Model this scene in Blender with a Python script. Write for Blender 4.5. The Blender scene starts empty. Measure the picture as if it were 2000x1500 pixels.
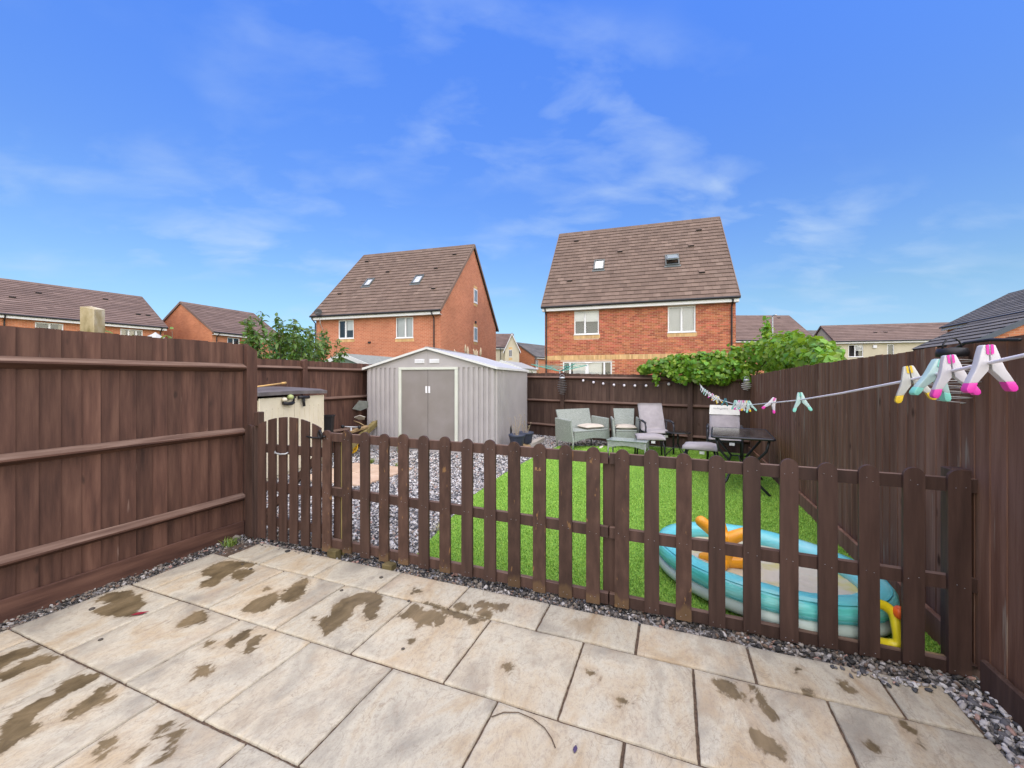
import bpy, math, random
import numpy as np
from mathutils import Vector, Matrix, Euler
R = random.Random(7)
PI = math.pi
sc = bpy.context.scene
COL = sc.collection
TH = math.radians(21.65)          # the garden's long axis points this far to the right of the view
CT, ST = math.cos(TH), math.sin(TH)

# ------------------------------------------------------------------ camera, sky, sun, exposure
cd = bpy.data.cameras.new('camera'); cam = bpy.data.objects.new('camera', cd); COL.objects.link(cam)
cam.location = (0, 0, 1.46); cam.rotation_euler = (PI/2, 0, 0)
cd.sensor_width = 36; cd.lens = 796/2000*36; cd.shift_y = -9/2000
cd.clip_start = .05; cd.clip_end = 2000
sc.camera = cam
SUN_EL, SUN_AZ = math.radians(48), math.radians(160)     # azimuth clockwise from +Y: behind the camera
world = bpy.data.worlds.new('World'); sc.world = world; world.use_nodes = True
wn = world.node_tree.nodes; wl = world.node_tree.links
for n in list(wn): wn.remove(n)
def build_world():
    out = wn.new('ShaderNodeOutputWorld'); bg = wn.new('ShaderNodeBackground')
    bg.inputs['Strength'].default_value = 0.15
    sky = wn.new('ShaderNodeTexSky'); sky.sky_type = 'NISHITA'; sky.sun_disc = False
    sky.sun_elevation = SUN_EL; sky.sun_rotation = SUN_AZ
    sky.air_density = 1.0; sky.dust_density = 0.6; sky.ozone_density = 2.0
    hs = wn.new('ShaderNodeHueSaturation'); hs.inputs['Saturation'].default_value = 1.0
    hs.inputs['Hue'].default_value = 0.5
    # colour grading of the clear sky, by height above the horizon (the same all the way round)
    tc = wn.new('ShaderNodeTexCoord'); sep = wn.new('ShaderNodeSeparateXYZ'); wl.new(tc.outputs['Generated'], sep.inputs[0])
    gr = wn.new('ShaderNodeValToRGB'); el = gr.color_ramp.elements
    stops = [(.0,(.46,.57,.72)),(.06,(.45,.57,.70)),(.175,(.50,.635,.71)),(.39,(.50,.71,1.08)),(.68,(.55,.92,1.70)),(1,(.58,1.0,1.95))]
    while len(el) < len(stops): el.new(.5)
    for e, (p, c) in zip(el, stops): e.position = p; e.color = (*c, 1)
    wl.new(sep.outputs['Z'], gr.inputs[0])
    tint = wn.new('ShaderNodeMix'); tint.data_type = 'RGBA'; tint.blend_type = 'MULTIPLY'; tint.inputs[0].default_value = 1; wl.new(gr.outputs[0], tint.inputs[7])
    wl.new(sky.outputs[0], tint.inputs[6]); wl.new(tint.outputs[2], hs.inputs['Color'])
    # thin cirrus: noise on a plane high above, stretched along one wind direction
    add = wn.new('ShaderNodeMath'); add.operation = 'ADD'; add.inputs[1].default_value = .22
    mx = wn.new('ShaderNodeMath'); mx.operation = 'MAXIMUM'; mx.inputs[1].default_value = 0.0
    wl.new(sep.outputs['Z'], mx.inputs[0]); wl.new(mx.outputs[0], add.inputs[0])
    dx = wn.new('ShaderNodeMath'); dx.operation = 'DIVIDE'; wl.new(sep.outputs['X'], dx.inputs[0]); wl.new(add.outputs[0], dx.inputs[1])
    dy = wn.new('ShaderNodeMath'); dy.operation = 'DIVIDE'; wl.new(sep.outputs['Y'], dy.inputs[0]); wl.new(add.outputs[0], dy.inputs[1])
    cb = wn.new('ShaderNodeCombineXYZ'); wl.new(dx.outputs[0], cb.inputs[0]); wl.new(dy.outputs[0], cb.inputs[1])
    mp = wn.new('ShaderNodeMapping'); mp.inputs['Rotation'].default_value = (0, 0, math.radians(-38)); mp.inputs['Scale'].default_value = (1.0, 1.65, 1)
    mp.inputs['Location'].default_value = (42.3, 30.1, 0)
    wl.new(cb.outputs[0], mp.inputs[0])
    n1 = wn.new('ShaderNodeTexNoise'); n1.inputs['Scale'].default_value = 3.1; n1.inputs['Detail'].default_value = 7; n1.inputs['Roughness'].default_value = .52; n1.inputs['Distortion'].default_value = .25
    n2 = wn.new('ShaderNodeTexNoise'); n2.inputs['Scale'].default_value = .9; n2.inputs['Detail'].default_value = 3
    wl.new(mp.outputs[0], n1.inputs['Vector']); wl.new(mp.outputs[0], n2.inputs['Vector'])
    r1 = wn.new('ShaderNodeMapRange'); r1.inputs['From Min'].default_value = .47; r1.inputs['From Max'].default_value = .80
    r2 = wn.new('ShaderNodeMapRange'); r2.inputs['From Min'].default_value = .40; r2.inputs['From Max'].default_value = .62
    wl.new(n1.outputs[0], r1.inputs[0]); wl.new(n2.outputs[0], r2.inputs[0])
    mm = wn.new('ShaderNodeMath'); mm.operation = 'MULTIPLY'; wl.new(r1.outputs[0], mm.inputs[0]); wl.new(r2.outputs[0], mm.inputs[1])
    # a thin veil thickening towards the horizon
    hz = wn.new('ShaderNodeMapRange'); hz.inputs['From Min'].default_value = .42; hz.inputs['From Max'].default_value = .0
    hz.inputs['To Min'].default_value = 0; hz.inputs['To Max'].default_value = .22; wl.new(mx.outputs[0], hz.inputs[0])
    hp = wn.new('ShaderNodeMath'); hp.operation = 'POWER'; hp.inputs[1].default_value = 1.6; wl.new(hz.outputs[0], hp.inputs[0])
    sc1 = wn.new('ShaderNodeMath'); sc1.operation = 'MULTIPLY'; sc1.inputs[1].default_value = .68; wl.new(mm.outputs[0], sc1.inputs[0])
    tot = wn.new('ShaderNodeMath'); tot.operation = 'ADD'; tot.use_clamp = True; wl.new(sc1.outputs[0], tot.inputs[0]); wl.new(hp.outputs[0], tot.inputs[1])
    mix = wn.new('ShaderNodeMix'); mix.data_type = 'RGBA'; wl.new(tot.outputs[0], mix.inputs[0]); wl.new(hs.outputs[0], mix.inputs[6])
    mix.inputs[7].default_value = (2.7, 3.4, 4.3, 1)
    wl.new(mix.outputs[2], bg.inputs['Color']); wl.new(bg.outputs[0], out.inputs[0])
build_world()
sd = bpy.data.lights.new('sun', 'SUN'); sun = bpy.data.objects.new('sun', sd); COL.objects.link(sun)
sd.energy = 5.0; sd.angle = math.radians(125); sd.color = (1.0, .84, .56)   # veiled sun: a wide, soft, warm light
sdir = Vector((math.sin(SUN_AZ)*math.cos(SUN_EL), math.cos(SUN_AZ)*math.cos(SUN_EL), math.sin(SUN_EL)))
sun.rotation_euler = sdir.to_track_quat('Z', 'Y').to_euler()
vs = sc.view_settings; vs.view_transform = 'Standard'; vs.look = 'None'; vs.gamma = 1; vs.use_curve_mapping = False
vs.exposure = 0.60
try: sc.cycles.max_bounces = 6; sc.cycles.use_denoising = True
except Exception: pass

# ------------------------------------------------------------------ mesh helpers
def gw(x, y):                      # garden plan -> world plan
    return (x*CT + y*ST, -x*ST + y*CT)
class MB:
    def __init__(s): s.v = []; s.f = []; s.mi = []
    def add(s, vs_, fs, mi=0):
        o = len(s.v); s.v += [tuple(p) for p in vs_]; s.f += [tuple(i+o for i in f) for f in fs]; s.mi += [mi]*len(fs); return s
    def hexa(s, p, mi=0):          # p[0..3] bottom ring, p[4..7] top ring, counter-clockwise seen from above
        return s.add(p, [(3,2,1,0),(4,5,6,7),(0,1,5,4),(1,2,6,5),(2,3,7,6),(3,0,4,7)], mi)
    def box(s, x0, x1, y0, y1, z0, z1, mi=0):
        return s.hexa([(x0,y0,z0),(x1,y0,z0),(x1,y1,z0),(x0,y1,z0),(x0,y0,z1),(x1,y0,z1),(x1,y1,z1),(x0,y1,z1)], mi)
    def bbox(s, x0, x1, y0, y1, z0, z1, b=.004, mi=0):   # box with chamfered upright edges and top
        def ring(z, i): return [(x0+b+i,y0+i,z),(x1-b-i,y0+i,z),(x1-i,y0+b+i,z),(x1-i,y1-b-i,z),(x1-b-i,y1-i,z),(x0+b+i,y1-i,z),(x0+i,y1-b-i,z),(x0+i,y0+b+i,z)]
        rs = [ring(z0+b, 0), ring(z1-b, 0), ring(z1, b)]; rs.insert(0, ring(z0, b))
        v = [p for r in rs for p in r]; f = [tuple(range(7,-1,-1)), tuple(range(24,32))]
        for k in range(3):
            for i in range(8): j = (i+1) % 8; f.append((k*8+i, k*8+j, k*8+8+j, k*8+8+i))
        return s.add(v, f, mi)
    def quad(s, a, b, c, d, mi=0): return s.add([a,b,c,d], [(0,1,2,3)], mi)
    def prism(s, poly, lo, hi, ax='y', mi=0):            # polygon in the two other axes, pushed along ax
        n = len(poly)
        def P(p, t): return {'y': (p[0],t,p[1]), 'x': (t,p[0],p[1]), 'z': (p[0],p[1],t)}[ax]
        v = [P(p,lo) for p in poly]+[P(p,hi) for p in poly]
        f = [tuple(range(n)), tuple(range(2*n-1,n-1,-1))]
        for i in range(n): j = (i+1) % n; f.append((j,i,n+i,n+j))
        return s.add(v, f, mi)
    def tube(s, path, r, n=8, closed=False, cap=True, mi=0):
        P = [Vector(p) for p in path]; m = len(P); rr = r if hasattr(r,'__len__') else [r]*m
        v = []; up = Vector((0,0,1)); prevx = None
        for i in range(m):
            a = P[(i-1) % m] if (closed or i > 0) else P[i]; b = P[(i+1) % m] if (closed or i < m-1) else P[i]
            t = (b-a)
            if t.length < 1e-9: t = Vector((0,0,1))
            t.normalize()
            if prevx is None:
                x = t.cross(up)
                if x.length < .05: x = t.cross(Vector((1,0,0)))
            else:
                x = prevx - t*prevx.dot(t)
            x.normalize(); prevx = x; y = t.cross(x)
            for k in range(n):
                an = 2*PI*k/n; v.append(P[i]+x*math.cos(an)*rr[i]+y*math.sin(an)*rr[i])
        f = []
        for i in range(m if closed else m-1):
            j = (i+1) % m
            for k in range(n): l = (k+1) % n; f.append((i*n+k, j*n+k, j*n+l, i*n+l))
        if cap and not closed: f += [tuple(range(n)), tuple(range(m*n-1, m*n-n-1, -1))]
        return s.add(v, f, mi)
    def lathe(s, prof, n=20, c=(0,0,0), mi=0):           # prof: (radius, z) pairs
        v = []; m = len(prof)
        for r_, z in prof:
            for k in range(n): a = 2*PI*k/n; v.append((c[0]+r_*math.cos(a), c[1]+r_*math.sin(a), c[2]+z))
        f = []
        for i in range(m-1):
            for k in range(n): l = (k+1) % n; f.append((i*n+k, i*n+l, (i+1)*n+l, (i+1)*n+k))
        f += [tuple(range(n-1,-1,-1)), tuple(range((m-1)*n, m*n))]
        return s.add(v, f, mi)
    def ball(s, c, r, n=10, m=6, sz=1.0, mi=0):
        return s.lathe([(max(r*math.sin(PI*i/m),1e-4), -r*sz*math.cos(PI*i/m)) for i in range(m+1)], n, c, mi)
    def xf(s, M):
        s.v = [tuple(M @ Vector(p)) for p in s.v]; return s
    def mesh(s, name):
        me = bpy.data.meshes.new(name); me.from_pydata(s.v, [], s.f)
        if any(s.mi): me.polygons.foreach_set('material_index', s.mi)
        me.update(); return me
def bevelled(me, w=.0012):               # soften the edges of a small mesh
    import bmesh
    b = bmesh.new(); b.from_mesh(me); bmesh.ops.recalc_face_normals(b, faces=b.faces); bmesh.ops.bevel(b, geom=[e for e in b.edges if len(e.link_faces) == 2 and e.calc_face_angle(0) > .6], offset=w, segments=2, profile=.6, affect='EDGES'); b.to_mesh(me); b.free(); me.polygons.foreach_set('use_smooth',[True]*len(me.polygons)); me.update(); return me
def link(name, me, m, parent=None, smooth=False):
    o = bpy.data.objects.new(name, me); COL.objects.link(o)
    if m is not None and len(me.materials) == 0:
        for q in (m if isinstance(m, (list, tuple)) else [m]): me.materials.append(q)
    if smooth: me.polygons.foreach_set('use_smooth', [True]*len(me.polygons))
    if parent: o.parent = parent
    return o
def part(name, mb, m, parent, smooth=False, label=None):
    o = link(name, mb.mesh(name), m, parent, smooth)
    if label: o['label'] = label
    return o
def setp(o, label=None, cat=None, group=None, kind=None):
    for k, x in (('label',label),('category',cat),('group',group),('kind',kind)):
        if x: o[k] = x
    return o
def thing(name, label, cat, loc=(0,0,0), rot=0, group=None, kind=None):        # empty at the base, world frame
    o = bpy.data.objects.new(name, None); COL.objects.link(o); o.empty_display_size = .1
    o.location = loc; o.rotation_euler = (0,0,rot); return setp(o, label, cat, group, kind)
def gthing(name, label, cat, x, y, z=0, rot=0, group=None, kind=None):         # same, given in the garden's plan
    X, Y = gw(x, y); return thing(name, label, cat, (X,Y,z), rot-TH, group, kind)
def solo(name, mb, m, label, cat, loc=(0,0,0), rot=0, group=None, smooth=False, kind=None):
    o = link(name, mb.mesh(name), m, None, smooth); o.location = loc; o.rotation_euler = (0,0,rot)
    return setp(o, label, cat, group, kind)
def text_mesh(to, parent):                 # lettering turned into plain mesh
    bpy.context.view_layer.update(); dg = bpy.context.evaluated_depsgraph_get(); me = bpy.data.meshes.new_from_object(to.evaluated_get(dg)); nm = to.name
    o = link(nm+'_', me, None, parent); o.location = to.location; o.rotation_euler = to.rotation_euler; o['kind'] = 'stuff'; bpy.data.objects.remove(to); o.name = nm; return o
def copy_tree(o, parent=None):
    c = o.copy(); COL.objects.link(c)
    if parent: c.parent = parent
    for ch in list(o.children): copy_tree(ch, c)
    return c
def np_mesh(name, V, Fq, m, parent=None, smooth=False):         # fast mesh from arrays, faces all of one size
    me = bpy.data.meshes.new(name); k = Fq.shape[1]; nf = len(Fq)
    me.vertices.add(len(V)); me.vertices.foreach_set('co', V.astype(np.float32).ravel())
    me.loops.add(nf*k); me.loops.foreach_set('vertex_index', Fq.astype(np.int32).ravel())
    me.polygons.add(nf); me.polygons.foreach_set('loop_start', np.arange(0,nf*k,k,dtype=np.int32))
    if smooth: me.polygons.foreach_set('use_smooth', np.ones(nf,dtype=bool))
    me.update(calc_edges=True); me.validate()
    return link(name, me, m, parent)

# ------------------------------------------------------------------ materials
def mat(name, cols, scale=8., stretch=(1,1,1), rough=.7, bump=0., bscale=None, objvar=0., island=0., spec=.35, detail=6., metal=0., nrough=.55,
        rvar=0., specks=None, coat=0., trans=0., bdist=.01, hue=0., knots=None, foot=None):
    m = bpy.data.materials.new(name); m.use_nodes = True; nt = m.node_tree; N = nt.nodes; L = nt.links
    b = N['Principled BSDF']; b.inputs['Roughness'].default_value = rough; b.inputs['Metallic'].default_value = metal
    b.inputs['Specular IOR Level'].default_value = spec
    if coat: b.inputs['Coat Weight'].default_value = coat; b.inputs['Coat Roughness'].default_value = .15
    tc = N.new('ShaderNodeTexCoord'); oi = N.new('ShaderNodeObjectInfo')
    rnd = oi.outputs['Random']
    if island:
        ge = N.new('ShaderNodeNewGeometry'); a = N.new('ShaderNodeMath'); a.operation = 'ADD'; L.new(rnd, a.inputs[0]); L.new(ge.outputs['Random Per Island'], a.inputs[1])
        fr = N.new('ShaderNodeMath'); fr.operation = 'FRACT'; L.new(a.outputs[0], fr.inputs[0]); rnd = fr.outputs[0]
    off = N.new('ShaderNodeMath'); off.operation = 'MULTIPLY'; off.inputs[1].default_value = 41.7; L.new(rnd, off.inputs[0])
    va = N.new('ShaderNodeVectorMath'); va.operation = 'ADD'; L.new(tc.outputs['Object'], va.inputs[0]); L.new(off.outputs[0], va.inputs[1])
    mp = N.new('ShaderNodeMapping'); mp.inputs['Scale'].default_value = stretch; L.new(va.outputs[0], mp.inputs[0])
    nz = N.new('ShaderNodeTexNoise'); nz.inputs['Scale'].default_value = scale; nz.inputs['Detail'].default_value = detail; nz.inputs['Roughness'].default_value = nrough
    L.new(mp.outputs[0], nz.inputs['Vector'])
    rp = N.new('ShaderNodeValToRGB'); el = rp.color_ramp.elements
    while len(el) < len(cols): el.new(.5)
    for e, (p, c) in zip(el, cols): e.position = p; e.color = (*c, 1)
    L.new(nz.outputs[0], rp.inputs[0]); colo = rp.outputs[0]
    if specks:                                     # (colour, scale, threshold)
        c, s_, th = specks
        n2 = N.new('ShaderNodeTexNoise'); n2.inputs['Scale'].default_value = s_; n2.inputs['Detail'].default_value = 4; L.new(mp.outputs[0], n2.inputs['Vector'])
        mr = N.new('ShaderNodeMapRange'); mr.inputs['From Min'].default_value = th; mr.inputs['From Max'].default_value = th+.05; L.new(n2.outputs[0], mr.inputs[0])
        mx = N.new('ShaderNodeMix'); mx.data_type = 'RGBA'; L.new(mr.outputs[0], mx.inputs[0]); L.new(colo, mx.inputs[6]); mx.inputs[7].default_value = (*c,1); colo = mx.outputs[2]
    if knots:                                      # (colour, scale)
        vo = N.new('ShaderNodeTexVoronoi'); vo.inputs['Scale'].default_value = knots[1]; m2 = N.new('ShaderNodeMapping'); m2.inputs['Scale'].default_value = tuple(1. if q > 2 else .55 for q in stretch)
        dn = N.new('ShaderNodeVectorMath'); dn.operation = 'MULTIPLY_ADD'; dn.inputs[1].default_value = (.06,.06,.06); L.new(nz.outputs['Color'], dn.inputs[0]); L.new(va.outputs[0], dn.inputs[2]); L.new(dn.outputs[0], m2.inputs[0]); L.new(m2.outputs[0], vo.inputs['Vector'])
        kr = N.new('ShaderNodeMapRange'); kr.inputs['From Min'].default_value = .10; kr.inputs['From Max'].default_value = .04; kr.inputs['To Max'].default_value = .8; L.new(vo.outputs['Distance'], kr.inputs[0])
        mk = N.new('ShaderNodeMix'); mk.data_type = 'RGBA'; L.new(kr.outputs[0], mk.inputs[0]); L.new(colo, mk.inputs[6]); mk.inputs[7].default_value = (*knots[0],1); colo = mk.outputs[2]
    if foot:                                       # (colour, height): finish worn away by splashing near the ground
        sz = N.new('ShaderNodeSeparateXYZ'); L.new(tc.outputs['Object'], sz.inputs[0]); fm = N.new('ShaderNodeMath'); fm.operation = 'MULTIPLY_ADD'; fm.inputs[1].default_value = -.16; fm.inputs[2].default_value = .08+foot[1]; L.new(nz.outputs[0], fm.inputs[0])
        f2_ = N.new('ShaderNodeMath'); f2_.operation = 'SUBTRACT'; L.new(fm.outputs[0], f2_.inputs[0]); L.new(sz.outputs['Z'], f2_.inputs[1]); fr_ = N.new('ShaderNodeMapRange'); fr_.inputs['From Min'].default_value = 0; fr_.inputs['From Max'].default_value = .03; fr_.inputs['To Max'].default_value = .5; L.new(f2_.outputs[0], fr_.inputs[0])
        mf = N.new('ShaderNodeMix'); mf.data_type = 'RGBA'; L.new(fr_.outputs[0], mf.inputs[0]); L.new(colo, mf.inputs[6]); mf.inputs[7].default_value = (*foot[0],1); colo = mf.outputs[2]
    if objvar or island or hue:
        hv = N.new('ShaderNodeHueSaturation'); w = N.new('ShaderNodeMapRange'); k = objvar or island
        w.inputs['To Min'].default_value = 1-k; w.inputs['To Max'].default_value = 1+k; L.new(rnd, w.inputs[0]); L.new(w.outputs[0], hv.inputs['Value'])
        if hue:
            f2 = N.new('ShaderNodeMath'); f2.operation = 'MULTIPLY'; f2.inputs[1].default_value = 7.31; L.new(rnd, f2.inputs[0])
            f3 = N.new('ShaderNodeMath'); f3.operation = 'FRACT'; L.new(f2.outputs[0], f3.inputs[0])
            w2 = N.new('ShaderNodeMapRange'); w2.inputs['To Min'].default_value = .5-hue; w2.inputs['To Max'].default_value = .5+hue; L.new(f3.outputs[0], w2.inputs[0]); L.new(w2.outputs[0], hv.inputs['Hue'])
        L.new(colo, hv.inputs['Color']); colo = hv.outputs[0]
    L.new(colo, b.inputs['Base Color'])
    if rvar:
        w = N.new('ShaderNodeMapRange'); w.inputs['To Min'].default_value = rough-rvar; w.inputs['To Max'].default_value = rough+rvar; L.new(nz.outputs[0], w.inputs[0]); L.new(w.outputs[0], b.inputs['Roughness'])
    if bump:
        src = nz.outputs[0]
        if bscale:
            n3 = N.new('ShaderNodeTexNoise'); n3.inputs['Scale'].default_value = bscale; n3.inputs['Detail'].default_value = 5; L.new(mp.outputs[0], n3.inputs['Vector']); src = n3.outputs[0]
        bp = N.new('ShaderNodeBump'); bp.inputs['Strength'].default_value = bump; bp.inputs['Distance'].default_value = bdist; L.new(src, bp.inputs['Height']); L.new(bp.outputs[0], b.inputs['Normal'])
    if trans: b.inputs['Transmission Weight'].default_value = trans
    return m
def flat(name, c, rough=.5, spec=.35, metal=0., bump=0., objvar=0., coat=0.):
    d = tuple(x*.88 for x in c)
    return mat(name, [(.35,d),(.65,c)], scale=9, rough=rough, spec=spec, metal=metal, bump=bump, objvar=objvar, coat=coat, rvar=min(.06, rough*.5))
def brickwall(name, c1, c2, mortar, offx=0.):
    m = bpy.data.materials.new(name); m.use_nodes = True; nt = m.node_tree; N = nt.nodes; L = nt.links; b = N['Principled BSDF']; b.inputs['Roughness'].default_value = .85
    b.inputs['Specular IOR Level'].default_value = .2
    tc = N.new('ShaderNodeTexCoord'); sp = N.new('ShaderNodeSeparateXYZ'); L.new(tc.outputs['Object'], sp.inputs[0])
    ad = N.new('ShaderNodeMath'); ad.operation = 'ADD'; L.new(sp.outputs[0], ad.inputs[0]); L.new(sp.outputs[1], ad.inputs[1])
    cb = N.new('ShaderNodeCombineXYZ'); L.new(ad.outputs[0], cb.inputs[0]); L.new(sp.outputs[2], cb.inputs[1])
    bt = N.new('ShaderNodeTexBrick'); bt.inputs['Scale'].default_value = 1; bt.inputs['Brick Width'].default_value = .225; bt.inputs['Row Height'].default_value = .075
    bt.inputs['Mortar Size'].default_value = .006; bt.inputs['Mortar Smooth'].default_value = .1; bt.inputs['Bias'].default_value = -.2
    for k, c in (('Color1',c1),('Color2',c2),('Mortar',mortar)): bt.inputs[k].default_value = (*c,1)
    L.new(cb.outputs[0], bt.inputs['Vector'])
    nz = N.new('ShaderNodeTexNoise'); nz.inputs['Scale'].default_value = .7; nz.inputs['Detail'].default_value = 5; L.new(tc.outputs['Object'], nz.inputs['Vector'])
    hv = N.new('ShaderNodeHueSaturation'); w = N.new('ShaderNodeMapRange'); w.inputs['From Min'].default_value = .3; w.inputs['From Max'].default_value = .7
    w.inputs['To Min'].default_value = .86; w.inputs['To Max'].default_value = 1.12
    L.new(nz.outputs[0], w.inputs[0]); L.new(w.outputs[0], hv.inputs['Value']); L.new(bt.outputs[0], hv.inputs['Color']); L.new(hv.outputs[0], b.inputs['Base Color'])
    bp = N.new('ShaderNodeBump'); bp.inputs['Strength'].default_value = .5; bp.inputs['Distance'].default_value = .01; bp.invert = True; L.new(bt.outputs['Fac'], bp.inputs['Height']); L.new(bp.outputs[0], b.inputs['Normal'])
    return m
def thin_glass(name, tint=(.75,.82,.85), refl=.25):
    m = bpy.data.materials.new(name); m.use_nodes = True; nt = m.node_tree; N = nt.nodes; L = nt.links; N.remove(N['Principled BSDF'])
    t = N.new('ShaderNodeBsdfTransparent'); t.inputs[0].default_value = (*tint,1); g = N.new('ShaderNodeBsdfGlossy'); g.inputs['Roughness'].default_value = .03
    fr = N.new('ShaderNodeFresnel'); fr.inputs['IOR'].default_value = 1.5
    a = N.new('ShaderNodeMath'); a.operation = 'ADD'; a.use_clamp = True; a.inputs[1].default_value = refl-.04; L.new(fr.outputs[0], a.inputs[0])
    mx = N.new('ShaderNodeMixShader'); L.new(a.outputs[0], mx.inputs[0]); L.new(t.outputs[0], mx.inputs[1]); L.new(g.outputs[0], mx.inputs[2]); L.new(mx.outputs[0], N['Material Output'].inputs[0])
    return m
def foliage(name, c1, c2, c3, var=.35, rough=.45):
    m = mat(name, [(.3,c1),(.55,c2),(.75,c3)], scale=6, rough=rough, island=var, spec=.45, hue=.03)
    b = m.node_tree.nodes['Principled BSDF']; N = m.node_tree.nodes; L = m.node_tree.links
    tl = N.new('ShaderNodeBsdfTranslucent'); tl.inputs[0].default_value = (c3[0]*1.3, c3[1]*1.3, c3[2]*.8, 1)
    mx = N.new('ShaderNodeMixShader'); mx.inputs[0].default_value = .3
    L.new(b.outputs[0], mx.inputs[1]); L.new(tl.outputs[0], mx.inputs[2]); L.new(mx.outputs[0], N['Material Output'].inputs[0]); return m

WD, WB, WR = (.034,.0155,.0115), (.078,.037,.026), (.132,.068,.047)
M = {}
M['board'] = mat('brown stained boards', [(.25,WD),(.5,WB),(.78,WR)], scale=2.2, stretch=(9,9,.9), rough=.72, bump=.35, bscale=9, objvar=.22, spec=.3, specks=((.15,.095,.075), 3.2, .70), bdist=.004, knots=((.030,.016,.011),4.2))
M['board_faded'] = mat('faded brown boards', [(.25,(.112,.056,.037)),(.5,(.190,.104,.071)),(.8,(.285,.168,.118))], scale=1.6, stretch=(9,9,.8), rough=.95, bump=.45, bscale=9, objvar=.13, spec=.03, specks=((.26,.20,.15), 1.9, .64), bdist=.004, knots=((.030,.016,.011),4.2))
M['board_back'] = mat('dark brown back boards', [(.25,(.046,.027,.022)),(.5,(.074,.045,.035)),(.8,(.115,.073,.056))], scale=2.4, stretch=(9,9,.8), rough=.8, bump=.4, bscale=9, objvar=.2, spec=.22, specks=((.11,.075,.06), 3.5, .72), bdist=.004, knots=((.030,.016,.011),4.2))
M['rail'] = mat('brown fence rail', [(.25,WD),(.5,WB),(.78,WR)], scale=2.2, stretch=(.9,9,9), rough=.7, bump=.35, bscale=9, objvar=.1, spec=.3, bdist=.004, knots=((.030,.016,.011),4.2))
M['rail_top_lit'] = mat('weathered lit rail top', [(.25,(.075,.042,.032)),(.5,(.145,.092,.069)),(.8,(.25,.175,.135))], scale=2.4, stretch=(1,12,12), rough=.85, bump=.4, bscale=9, spec=.2, bdist=.004)  # paler tops: part weathering, part light on the rails painted in
M['picket'] = mat('brown stained pickets', [(.25,(.034,.018,.013)),(.5,(.058,.031,.023)),(.78,(.086,.048,.035))], scale=2.4, stretch=(9,9,1), rough=.62, bump=.3, bscale=10, objvar=.24, spec=.35, specks=((.20,.105,.045), 3.0, .735), bdist=.003)
M['picket_worn'] = mat('worn brown pickets', [(.25,(.034,.018,.013)),(.5,(.060,.032,.023)),(.78,(.092,.052,.037))], scale=2.4, stretch=(9,9,3.0), rough=.66, bump=.35, bscale=10, objvar=.22, spec=.3, foot=((.16,.10,.045),.085), specks=((.20,.11,.045), 3.4, .665), bdist=.003)
M['raw'] = mat('bare timber', [(.3,(.20,.13,.06)),(.55,(.32,.22,.11)),(.8,(.42,.31,.18))], scale=3, stretch=(1,6,6), rough=.8, bump=.3, objvar=.1)
M['rawgreen'] = mat('greenish treated timber', [(.3,(.12,.09,.03)),(.55,(.20,.16,.06)),(.8,(.30,.24,.11))], scale=3, stretch=(5,5,1), rough=.8, bump=.3)
M['stub'] = mat('damp timber', [(.3,(.07,.055,.022)),(.55,(.12,.095,.04)),(.8,(.19,.15,.075))], scale=9, rough=.85, bump=.4)
M['joint'] = mat('dark joint grit', [(.3,(.05,.035,.025)),(.6,(.11,.075,.05)),(.8,(.17,.12,.09))], scale=60, rough=.95, bump=.6)
M['soil'] = mat('grey gravel bed', [(.3,(.10,.10,.10)),(.5,(.26,.255,.25)),(.75,(.46,.45,.44))], scale=55, rough=.95, bump=.8, detail=2)
M['ground'] = mat('ground of the neighbouring plots', [(.3,(.05,.075,.03)),(.6,(.09,.11,.05)),(.8,(.16,.15,.12))], scale=.8, rough=.95)
M['turf'] = mat('artificial turf backing', [(.3,(.10,.22,.025)),(.6,(.15,.30,.04)),(.8,(.20,.36,.05))], scale=40, rough=.95, bump=.5)
M['grass'] = mat('artificial grass blades', [(.3,(.23,.42,.055)),(.5,(.275,.49,.072)),(.75,(.34,.55,.10))], scale=2.2, rough=.7, island=.10, spec=.25, hue=.015)
M['metal'] = mat('taupe painted shed steel', [(.3,(.33,.31,.305)),(.6,(.37,.348,.34)),(.8,(.41,.387,.378))], scale=2.5, rough=.42, spec=.4, bump=.03, rvar=.06)
M['door'] = mat('taupe shed door', [(.25,(.185,.165,.15)),(.5,(.205,.185,.170)),(.75,(.235,.215,.205))], scale=2.2, rough=.38, spec=.45, rvar=.08, bump=.05)
M['cream'] = mat('cream trim', [(.3,(.50,.52,.45)),(.7,(.55,.57,.50))], scale=5, rough=.5)
M['shedroof'] = mat('pale grey shed roof', [(.3,(.33,.335,.345)),(.7,(.39,.395,.405))], scale=3, rough=.45, spec=.4)
M['white'] = mat('white plastic', [(.3,(.64,.65,.66)),(.7,(.70,.70,.70))], scale=3, rough=.4, spec=.4)
M['black'] = flat('black plastic', (.014,.014,.016), .5)
M['dark'] = flat('dark interior', (.03,.03,.032), .9)
M['pipe'] = flat('black gutter plastic', (.018,.018,.02), .4)
M['blacksteel'] = flat('black painted steel', (.018,.019,.024), .4, spec=.5)
M['glass'] = thin_glass('window glass', (.93,.95,.96), .09)
M['boxcream'] = mat('cream resin', [(.3,(.58,.53,.39)),(.6,(.64,.59,.45)),(.8,(.67,.62,.48))], scale=4, rough=.55, bump=.1, bscale=60)
M['lid'] = mat('dark grey brown resin', [(.3,(.085,.075,.075)),(.6,(.13,.115,.112)),(.8,(.18,.165,.16))], scale=5, stretch=(1,5,1), rough=.55)
M['buff'] = mat('buff bricks', [(.3,(.44,.27,.11)),(.6,(.56,.37,.17)),(.8,(.64,.45,.24))], scale=3, rough=.85, objvar=.16, island=.16)
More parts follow.
